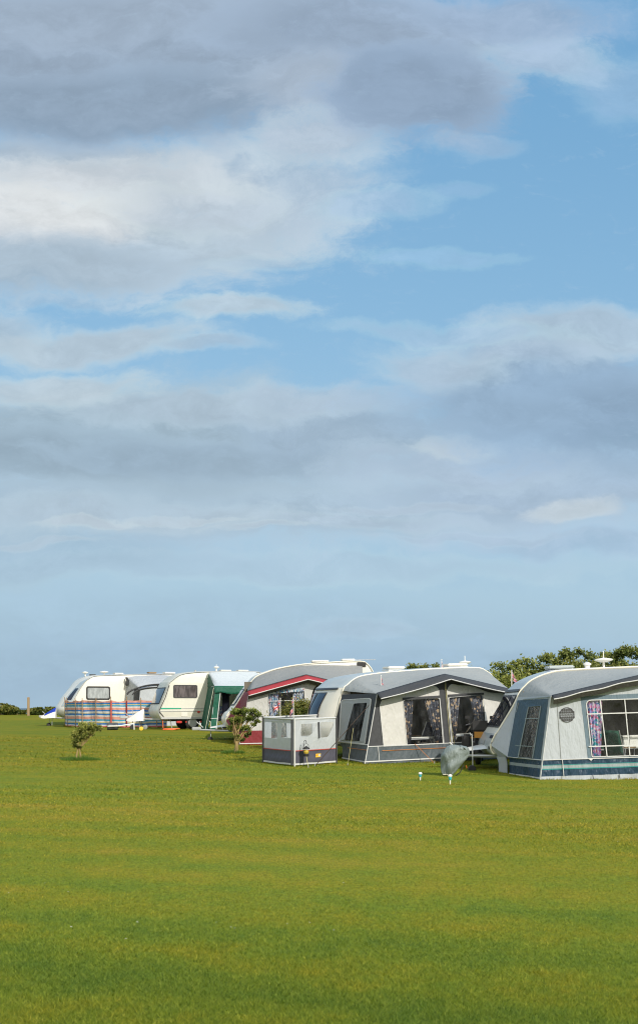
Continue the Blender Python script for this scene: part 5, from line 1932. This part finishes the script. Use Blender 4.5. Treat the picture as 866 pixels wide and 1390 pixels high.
garden_marker(570.4, 1060, 1048.5, 'slim white and turquoise garden light on open grass, left of two')
garden_marker(611.0, 1065.5, 1050.5, 'slim white and turquoise garden light below the grey-green hitch cover')


# ------------------------------------------------------------------ motorcycle behind the nearest caravan's nose
def motorcycle():
    d = 31.2
    b = on_ground(649, d)
    root = empty('motorcycle', b, R(-10), 'black motorcycle with amber number plate parked behind the nearest caravan', 'motorcycle')
    # built along +y (front) so that its tail faces the camera
    for yy, nm in ((-.0, 'rear'), (1.42, 'front')):
        w = MB()
        prof = [(.22, -.07), (.28, -.075), (.315, -.04), (.32, 0), (.315, .04), (.28, .075), (.22, .07)]
        w.lathe((0, yy, .32), prof, 26, (1, 0, 0))
        wo_ = w.build('wheel', M['black'], root, 50)
        MB().lathe((0, yy, .32), [(.02, -.085), (.10, -.08), (.12, 0), (.10, .08), (.02, .085)], 16, (1, 0, 0)).build('hub', M['alu'], wo_, 40)
    f = MB()
    f.tube([(0, 1.42, .32), (0, 1.20, .95)], .03, 6).tube([(0, 1.2, .92), (0, .6, .75), (0, .0, .80)], .04, 6).tube([(0, .6, .4), (0, 0, .32)], .035, 6)
    f.tube([(0, 1.15, .85), (0, .85, .38), (0, .6, .38)], .03, 6)
    f.build('frame', M['steel_dark'], root, 50)
    MB().box((0, .72, .46), (.34, .42, .32), bev=.06).build('engine', M['steel_dark'], root, 40)
    MB().box((0, .88, .86), (.32, .46, .22), bev=.09).build('fuel_tank', M['chassis'], root, 40)
    MB().box((0, .35, .82), (.30, .66, .12), bev=.05).build('seat', M['black'], root, 40)
    MB().box((.06, -.20, 1.02), (.50, .36, .30), bev=.06).build('top_box', M['black'], root, 40)
    for s in (-1, 1):
        MB().box((s * .30, -.02, .58), (.24, .46, .46), bev=.05).build('pannier', M['black'], root, 40)
        MB().lathe((s * .15, -.28, .72), [(.01, 0), (.03, .01), (.035, .05), (.01, .06)], 10, (0, -1, 0)).build('indicator', M['amber'], root, 40)
        MB().tube([(s * .08, 1.2, 1.02), (s * .30, 1.12, 1.06), (s * .38, 1.0, 1.03)], .016, 6).build('handlebar', M['steel_dark'], root)
        m_ = MB().tube([(s * .26, 1.12, 1.06), (s * .32, 1.14, 1.20)], .010, 5)
        m_.box((s * .34, 1.14, 1.24), (.14, .03, .09), bev=.01)
        m_.build('mirror', M['black'], root, 40)
    MB().box((0, -.26, .40), (.20, .05, .30), bev=.02).build('mudguard', M['black'], root, 40)
    pl = MB().box((.04, -.40, .80), (.25, .012, .16)).build('number_plate', M['amber'], root)
    MB().tube([(0, -.26, .80), (0, -.30, .80)], .05, 10).build('tail_lamp', M['red'], root, 50)
    sc = MB().grid(lambda u, v: (lerp(-.22, .22, u) * (1 - .25 * v), 1.28 - .22 * v, lerp(1.05, 1.40, v)), 8, 6).build('windscreen', M['pvc_mesh'], root, 60)


motorcycle()


# ------------------------------------------------------------------ camp furniture inside and beside the awnings
def folding_table(U, x, y, w, d, h, label, topmat):
    root = U.root('folding_table', label, 'table', None, (x, y, 0))
    MB().box((0, 0, h), (w, d, .022), bev=.006).build('tabletop', topmat, root, 40)
    MB().box((0, 0, h - .035), (w * .96, d * .94, .03)).build('rim', M['alu'], root)
    for s in (-1, 1):
        MB().tube([(s * w * .42, -d * .42, .0), (s * w * .30, d * .40, h - .05)], .014, 6).build('leg', M['white_plastic'], root)
        MB().tube([(s * w * .42, d * .42, .0), (s * w * .30, -d * .40, h - .05)], .014, 6).build('leg', M['white_plastic'], root)


def camp_chair(U, x, y, rz, label, cloth, arm=M['wood'], group='folding chairs in the awnings', frame=None):
    root = U.root('camp_chair', label, 'chair', group, (x, y, 0))
    root.rotation_euler.z += R(rz)
    frame = frame or M['alu']
    MB().box((0, 0, .42), (.48, .46, .04), bev=.015).build('seat', cloth, root, 40)
    MB().grid(lambda u, v: (lerp(-.24, .24, u), .22 + .22 * v, lerp(.46, 1.02, v)), 6, 6).build('backrest', cloth, root, 60, .03)
    for s in (-1, 1):
        MB().tube([(s * .25, -.24, 0), (s * .25, .20, .44)], .014, 6).build('leg', frame, root)
        MB().tube([(s * .25, .26, 0), (s * .25, -.20, .44), (s * .25, -.2, .62)], .014, 6).build('leg', frame, root)
        MB().box((s * .27, .02, .64), (.05, .48, .03), bev=.01).build('armrest', arm, root, 40)
        MB().tube([(s * .25, .20, .44), (s * .25, .45, 1.04)], .014, 6).build('back_upright', frame, root)


folding_table(U2, 1.75, -1.85, 1.25, .34, .62, 'white folding table behind the left floral window of the charcoal-trimmed awning', M['white_plastic'])
folding_table(U2, 3.15, -1.80, .95, .34, .66, 'white folding table behind the right floral window of the charcoal-trimmed awning', M['white_plastic'])
camp_chair(U2, 2.05, -1.25, 200, 'dark blue padded chair behind the left floral window of the charcoal-trimmed awning', M['navy_cushion'])
camp_chair(U1, 2.62, -1.75, 130, 'green folding chair with pale wooden arms behind the big window of the pale grey awning', M['green_cushion'], M['wood_pale'] if 'wood_pale' in M else M['wood'])
folding_table(U1, 2.3, -1.0, 1.0, .6, .60, 'low folding table behind the big window of the pale grey awning', M['green_cushion'])


def white_box():
    root = U1.root('cool_box', 'white cool box on a stand beside the green chair inside the pale grey awning', 'cool box', None, (3.05, -1.55, 0))
    MB().box((0, 0, .72), (.62, .34, .26), bev=.02).build('box', M['white_plastic'], root, 40)
    MB().box((0, 0, .87), (.64, .36, .05), bev=.015).build('lid', M['white_plastic'], root, 40)
    for sx in (-1, 1):
        for sy in (-1, 1):
            MB().tube([(sx * .26, sy * .14, 0), (sx * .26, sy * .14, .6)], .014, 6).build('leg', M['alu'], root)


white_box()
camp_chair(U4, 2.62, -1.35, 20, 'folding chair with patterned cloth in the mouth of the green awning', M['tartan'])


# ------------------------------------------------------------------ plants
def leaf_mesh(name, blobs, n, size, mat, parent, seed, flat=0.0, cull=0.0, ns=2.0, shell=.55, up=.0, aspect=.55, fuzz=.18):
    rng = np.random.default_rng(seed)
    vol = np.array([b[1][0] * b[1][1] * b[1][2] for b in blobs]) ** .67
    cnt = rng.multinomial(n, vol / vol.sum())
    P, Nn, T = [], [], []
    for (c, r), k in zip(blobs, cnt):
        v = rng.normal(size=(k, 3))
        v /= np.linalg.norm(v, axis=1)[:, None]
        rad = shell + (1 - shell) * rng.random(k) ** .6
        rad *= 1 + fuzz * rng.normal(size=k)
        p = v * rad[:, None] * np.array(r) + np.array(c)
        if cull:
            keep = np.array([noise.noise((float(a[0]) * ns, float(a[1]) * ns, float(a[2]) * ns + seed)) > -cull + (.25 if q > .95 else 0) for a, q in zip(p, rad)], dtype=bool)
            p, v, rad = p[keep], v[keep], rad[keep]
        P.append(p)
        Nn.append(v)
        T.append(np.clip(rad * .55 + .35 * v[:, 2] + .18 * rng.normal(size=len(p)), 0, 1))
    P, Nn, T = np.concatenate(P), np.concatenate(Nn), np.concatenate(T)
    k = len(P)
    nr = Nn * .6 + rng.normal(size=(k, 3)) * .7 + np.array([0, 0, up])
    nr /= np.linalg.norm(nr, axis=1)[:, None]
    a = np.cross(nr, rng.normal(size=(k, 3)))
    a /= np.linalg.norm(a, axis=1)[:, None]
    b = np.cross(nr, a)
    s = size * (.6 + .8 * rng.random(k))[:, None]
    a, b = a * s, b * s * aspect
    co = np.empty((k, 4, 3), dtype=np.float32)
    co[:, 0] = P - a
    co[:, 1] = P - b
    co[:, 2] = P + a
    co[:, 3] = P + b
    me = bpy.data.meshes.new(name)
    me.vertices.add(k * 4)
    me.vertices.foreach_set('co', co.ravel())
    me.loops.add(k * 4)
    me.loops.foreach_set('vertex_index', np.arange(k * 4, dtype=np.int32))
    me.polygons.add(k)
    me.polygons.foreach_set('loop_start', np.arange(0, k * 4, 4, dtype=np.int32))
    me.update(calc_edges=True)
    at_ = me.attributes.new('tint', 'FLOAT', 'POINT')
    at_.data.foreach_set('value', np.repeat(T.astype(np.float32), 4))
    me.materials.append(mat)
    o = bpy.data.objects.new(name, me)
    col.objects.link(o)
    o.parent = parent
    return o


def shrub(base, label, blobs, leaf, n, size, stems, seed, bark=M['bark'], trunk_r=.05, cull=.25, name='shrub', cat='shrub', ns=4.0, base_tuft=None, shell=.55, sway=.05):
    rr = random.Random(seed)
    root = empty(name, base, 0, label, cat)
    t = MB()
    for (x, y, z0, tip, r) in stems:
        a, b = Vector((x, y, z0)), Vector(tip)
        m1 = a.lerp(b, .35) + Vector((rr.uniform(-1, 1), rr.uniform(-1, 1), 0)) * sway
        m2 = a.lerp(b, .7) + Vector((rr.uniform(-1, 1), rr.uniform(-1, 1), 0)) * sway
        t.tube([a, m1, m2, b], [r, r * .8, r * .55, r * .25], 6)
    t.build('trunk', bark, root, 60)
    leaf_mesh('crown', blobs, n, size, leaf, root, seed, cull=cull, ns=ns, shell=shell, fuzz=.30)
    return root


M['tuft'] = fabric('long_grass', (0.12, 0.22, 0.035), 0.6, 0.0, 0.4, transl=0.4)


def tuft(base, label, r, h, n, seed):
    rr = random.Random(seed)
    mb = MB()
    for i in range(n):
        a = rr.uniform(0, 6.28)
        q = r * rr.random() ** .6
        x, y = math.cos(a) * q, math.sin(a) * q * .6
        hh = h * (1 - .6 * q / r) * rr.uniform(.5, 1.1)
        t = rr.uniform(0, 6.28)
        w = .012
        lx, ly = math.cos(a) * hh * .4, math.sin(a) * hh * .4
        mb.add([(x - math.cos(t) * w, y - math.sin(t) * w, -.02), (x + math.cos(t) * w, y + math.sin(t) * w, -.02), (x + lx, y + ly, hh)], [(0, 1, 2)])
    o = mb.build('grass_tuft', M['tuft'], None, None, loc=base)
    tag(o, label, 'grass tuft')


# left shrub: two-stemmed, crown swept towards the right
d = 33.0
b = on_ground(107, d)
s_ = F / d
P_ = lambda px, py, y=0: ((px - 107) / s_, y, (HY - py) / s_ - b.z)
bl = [(P_(104, 1003), (.17, .17, .16)), (P_(101, 998), (.11, .13, .13)), (P_(110, 998), (.20, .18, .18)), (P_(114, 990), (.22, .2, .17)), (P_(122, 987), (.20, .18, .14)),
      (P_(130, 988), (.17, .16, .12)), (P_(136, 990), (.10, .1, .08)), (P_(103, 1010), (.11, .12, .12)), (P_(120, 996), (.16, .15, .12)), (P_(108, 1013), (.10, .1, .1)), (P_(112, 984), (.12, .12, .08))]
st = [(-.05, 0, -.05, P_(103, 1012), .035), (.05, 0, -.05, P_(109, 1010), .035), (-.03, 0, .25, P_(101, 1000), .018), (.04, 0, .3, P_(118, 992), .02), (.04, 0, .35, P_(128, 989), .016), (0, 0, .3, P_(110, 990, .05), .018),
      (.03, .02, .32, P_(124, 996, -.04), .014), (0, 0, .3, P_(105, 995, -.06), .014), (.05, 0, .40, P_(134, 990), .012)]
shrub(b, 'small wind-swept bush with pale twin stems alone on the left of the lawn', bl, M['leaf_a'], 8000, .024, st, 11, M['bark2'], cull=.18, ns=8.0, shell=.3)
tuft(b + Vector((.05, -.02, 0)), 'long grass tuft round the foot of the lone wind-swept bush', .55, .16, 900, 5)

# middle shrub in front of the red-canopied awning
d = 36.3
b = on_ground(318, d)
s_ = F / d
P_ = lambda px, py, y=0: ((px - 318) / s_, y, (HY - py) / s_ - b.z)
bl = [(P_(330, 966), (.22, .22, .11)), (P_(343, 967), (.20, .2, .12)), (P_(350, 970), (.12, .13, .10)), (P_(320, 967), (.16, .18, .10)), (P_(338, 975), (.20, .2, .12)), (P_(325, 977), (.17, .17, .12)),
      (P_(349, 980), (.10, .1, .08)), (P_(316, 980), (.11, .12, .14)), (P_(313, 988), (.07, .08, .16)), (P_(334, 988), (.15, .15, .10)), (P_(345, 984), (.08, .08, .06)), (P_(326, 990), (.13, .13, .12)), (P_(333, 998), (.10, .1, .08)), (P_(322, 1000), (.10, .1, .10)), (P_(340, 995), (.10, .1, .08)), (P_(329, 1004), (.09, .1, .07))]
st = [(0, 0, -.05, P_(320, 1003), .085), (.05, .02, .25, P_(314, 975), .035), (.05, 0, .3, P_(324, 968), .04), (.06, 0, .35, P_(334, 967), .04), (.08, 0, .35, P_(345, 968), .035), (.08, 0, .35, P_(350, 981), .02),
      (.02, 0, .3, P_(312, 985), .03), (.08, .05, .4, P_(339, 975, .1), .025), (.06, -.05, .35, P_(329, 973, -.1), .025), (.1, 0, .3, P_(337, 992), .03), (.03, -.04, .35, P_(319, 970, -.1), .025), (.1, .03, .35, P_(347, 974, .06), .02)]
shrub(b, 'gnarled shrub with many upright bare stems before the red-canopied awning', [(c, (r[0] * 1.1, r[1] * 1.1, r[2] * 1.05)) for c, r in bl], M['leaf_b'], 11000, .026, st, 23, M['bark2'], cull=.16, ns=6.0, shell=.25, name='shrub', sway=.06)
tuft(b + Vector((-.05, -.02, 0)), 'long grass tuft round the trunk of the gnarled shrub', .38, .16, 500, 6)

# bush behind the grey windbreak
d = 38.4
b = on_ground(405, d)
s_ = F / d
P_ = lambda px, py, y=0: ((px - 405) / s_, y, (HY - py) / s_ - b.z)
bl = [(P_(385, 977), (.42, .4, .40)), (P_(402, 968), (.50, .45, .42)), (P_(418, 966), (.45, .4, .40)), (P_(430, 972), (.38, .4, .40)), (P_(395, 985), (.5, .5, .4)), (P_(420, 985), (.5, .5, .4)), (P_(408, 957), (.20, .2, .14)),
      (P_(373, 987), (.3, .3, .3)), (P_(437, 985), (.3, .3, .35)), (P_(425, 956), (.14, .15, .12))]
shrub(b, 'dense rounded bush growing behind the grey windbreak and the union flags', bl, M['leaf_bush'], 16000, .032, [(0, 0, -.05, (.1, 0, .9), .06), (-.1, 0, -.05, (-.4, 0, .8), .05), (.1, .05, -.05, (.6, 0, .8), .05), (0, 0, -.05, (.3, .1, 1.2), .04)], 31, cull=.35, ns=3.0, name='bush', cat='bush')


def far_bush(px0, px1, py_top, d, label, seed, mat=None, n=3500, size=.075, name='bush', cat='bush'):
    """one rounded bush or hedge plant spanning px0..px1 with its top at py_top"""
    rr = random.Random(seed)
    s = F / d
    pc = (px0 + px1) / 2
    b = on_ground(pc, d)
    w = (px1 - px0) / s * (1.75 if px0 > 600 else 1.35)
    n = int(n * 3.6)
    size = min(size, .075)
    h = (HY - py_top) / s - b.z
    bl = []
    k = max(5, int(w / h * 7))
    for i in range(k):
        t = (i + .5) / k * 2 - 1
        x = t * w * .42
        hz = h * (1 - .20 * t * t) * rr.uniform(.80, 1.0)
        r = min(w * .28, h * .34) * rr.uniform(.7, 1.1)
        bl.append(((x + rr.uniform(-.1, .1) * w, rr.uniform(-.5, .5) * min(w, h) * .4, hz - r * .75), (r, r, r * .78)))
        bl.append(((x, rr.uniform(-.3, .3) * h, hz * .52), (r * 1.5, r * 1.3, hz * .46)))
    for i in range(k * 2):
        t = rr.uniform(-.95, .95)
        r = h * rr.uniform(.04, .10)
        bl.append(((t * w * .45, rr.uniform(-.2, .2), h * (1 - .25 * t * t) - r * .4), (r * 1.3, r, r)))
    root = empty(name, b, 0, label, cat)
    tm = MB()
    for i in range(3):
        x = rr.uniform(-.25, .25) * w
        tm.tube([(x * .5, 0, -.1), (x * .8, rr.uniform(-.2, .2), h * .4), (x, rr.uniform(-.3, .3), h * .8)], [.09, .06, .02], 6)
    tm.build('trunk', M['bark'], root, 60)
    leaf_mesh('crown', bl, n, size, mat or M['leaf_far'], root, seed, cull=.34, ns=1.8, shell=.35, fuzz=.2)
    return root


# hedge line behind the pitches on the right
far_bush(548, 574, 904, 62, 'low scrub top showing just right of the first roof hatch of the cream caravan', 41, M['leaf_dark'], 1200, .10)
far_bush(566, 600, 902.5, 63, 'scrub top showing left of the tiny red and white roof flag', 42, M['leaf_dark'], 1500, .10)
far_bush(655, 700, 901, 60, 'pale green bush rising behind the rear corner of the cream caravan', 43, None, 3000)
far_bush(688, 738, 897, 61, 'green bush directly behind the union flag on the tall pole', 44, None, 3200)
far_bush(724, 775, 890, 62, 'yellowish-green bush behind the blue-edged roof hatch of the nearest caravan', 45, None, 3600)
far_bush(758, 806, 883, 60, 'dark green tree crown left of the mushroom aerial on the nearest caravan', 46, M['leaf_dark'], 4200, name='tree', cat='tree')
far_bush(797, 845, 888, 62, 'mid-green bush directly behind the mushroom aerial on the nearest caravan', 47, None, 3600)
far_bush(832, 880, 880.5, 59, 'tall bushy tree at the right frame edge right of the mushroom aerial', 48, M['leaf_dark'], 4600, name='tree', cat='tree')
far_bush(876, 940, 884, 61, 'broad tree continuing the hedge line beyond the right frame edge', 49, None, 3200, name='tree', cat='tree')
# low hedge along the cliff edge on the left
far_bush(-30, 17, 955.5, 76, 'rounded hedge clump at the left frame edge against the sea', 51, M['leaf_bush'], 3000, .09, 'hedge', 'hedge')
far_bush(12, 52, 964.5, 77, 'lowest stretch of hedge beside the wooden post with sea above', 52, M['leaf_bush'], 2400, .08, 'hedge', 'hedge')
far_bush(44, 92, 960.5, 76, 'low hedge between the wooden post and the leftmost caravan', 53, M['leaf_bush'], 3200, .08, 'hedge', 'hedge')

pb = on_ground(38.6, 74)
po = MB().box((0, 0, .55), (.15, .15, 1.25), bev=.02).build('post', M['wood'], empty('fence_post', pb, R(10), 'weathered wooden post standing in the low hedge by the sea', 'post'), 40)


# ------------------------------------------------------------------ lawn cover, last, so that its fringe can follow what stands on it
def edge(U, x0, y0, x1, y1, h):
    a, b = U.world(x0, y0, 0), U.world(x1, y1, 0)
    return ((a.x, a.y), (b.x, b.y), h)


FRINGE = [edge(U2, -.15, -2.36, 4.85, -2.36, .07), edge(U2, -.18, 0, -.18, -2.34, .07), edge(U1, .57, -2.62, 5.4, -2.62, .08), edge(U1, .0, -.1, .55, -2.6, .08),
          edge(U3, -.09, -2.36, 4.7, -2.36, .09), edge(U3, -.12, 0, -.12, -2.3, .09), edge(U4, 1.7, -2.1, 2.1, -2.1, .08), edge(U4, 1.8, -.1, 1.72, -2.0, .08), edge(U4, .2, -.05, 4.8, -.05, .10),
          edge(U5, .2, -.05, 3, -.05, .10)]
for a_, b_ in ((0, 1), (1, 2), (2, 3)):
    p, q = wo + wq[a_], wo + wq[b_]
    FRINGE.append(((p.x, p.y), (q.x, q.y), .075))
for i_ in range(len(SWB) - 1):
    FRINGE.append(((SWB[i_].x, SWB[i_].y), (SWB[i_ + 1].x, SWB[i_ + 1].y), .09))
for px_, d_ in ((637, 27.9), (646, 27.9), (570.4, 26.2), (611, 24.8), (38.6, 74), (405, 30.4)):
    p = on_ground(px_, d_)
    FRINGE.append(((p.x - .1, p.y), (p.x + .1, p.y), .07))
build_grass()


def daisies():
    rr = random.Random(12)
    mb = MB()
    spots = [(-1.1, 8.6, 8, .5), (1.6, 25.2, 26, .9), (3.4, 25.3, 20, .8), (4.6, 25.8, 14, .6), (-4.2, 20, 10, 1.5), (0, 14, 12, 5), (2, 20, 14, 6), (-2, 10, 6, 2.5)]
    for (cx, cy, n, sp) in spots:
        for i in range(n):
            x, y = cx + rr.gauss(0, sp), cy + rr.gauss(0, sp * .6)
            z = ground(y) + .022
            r = rr.uniform(.006, .009)
            t = rr.uniform(-.4, .4)
            ring = [(x + r * math.cos(a * math.pi / 4), y + r * math.sin(a * math.pi / 4), z + t * r * math.cos(a * math.pi / 4)) for a in range(8)]
            mb.add(ring, [tuple(range(8))])
    tag(mb.build('daisies', M['white_plastic']), 'scattered tiny white daisies in the mown lawn', 'daisies', kind='stuff')


daisies()
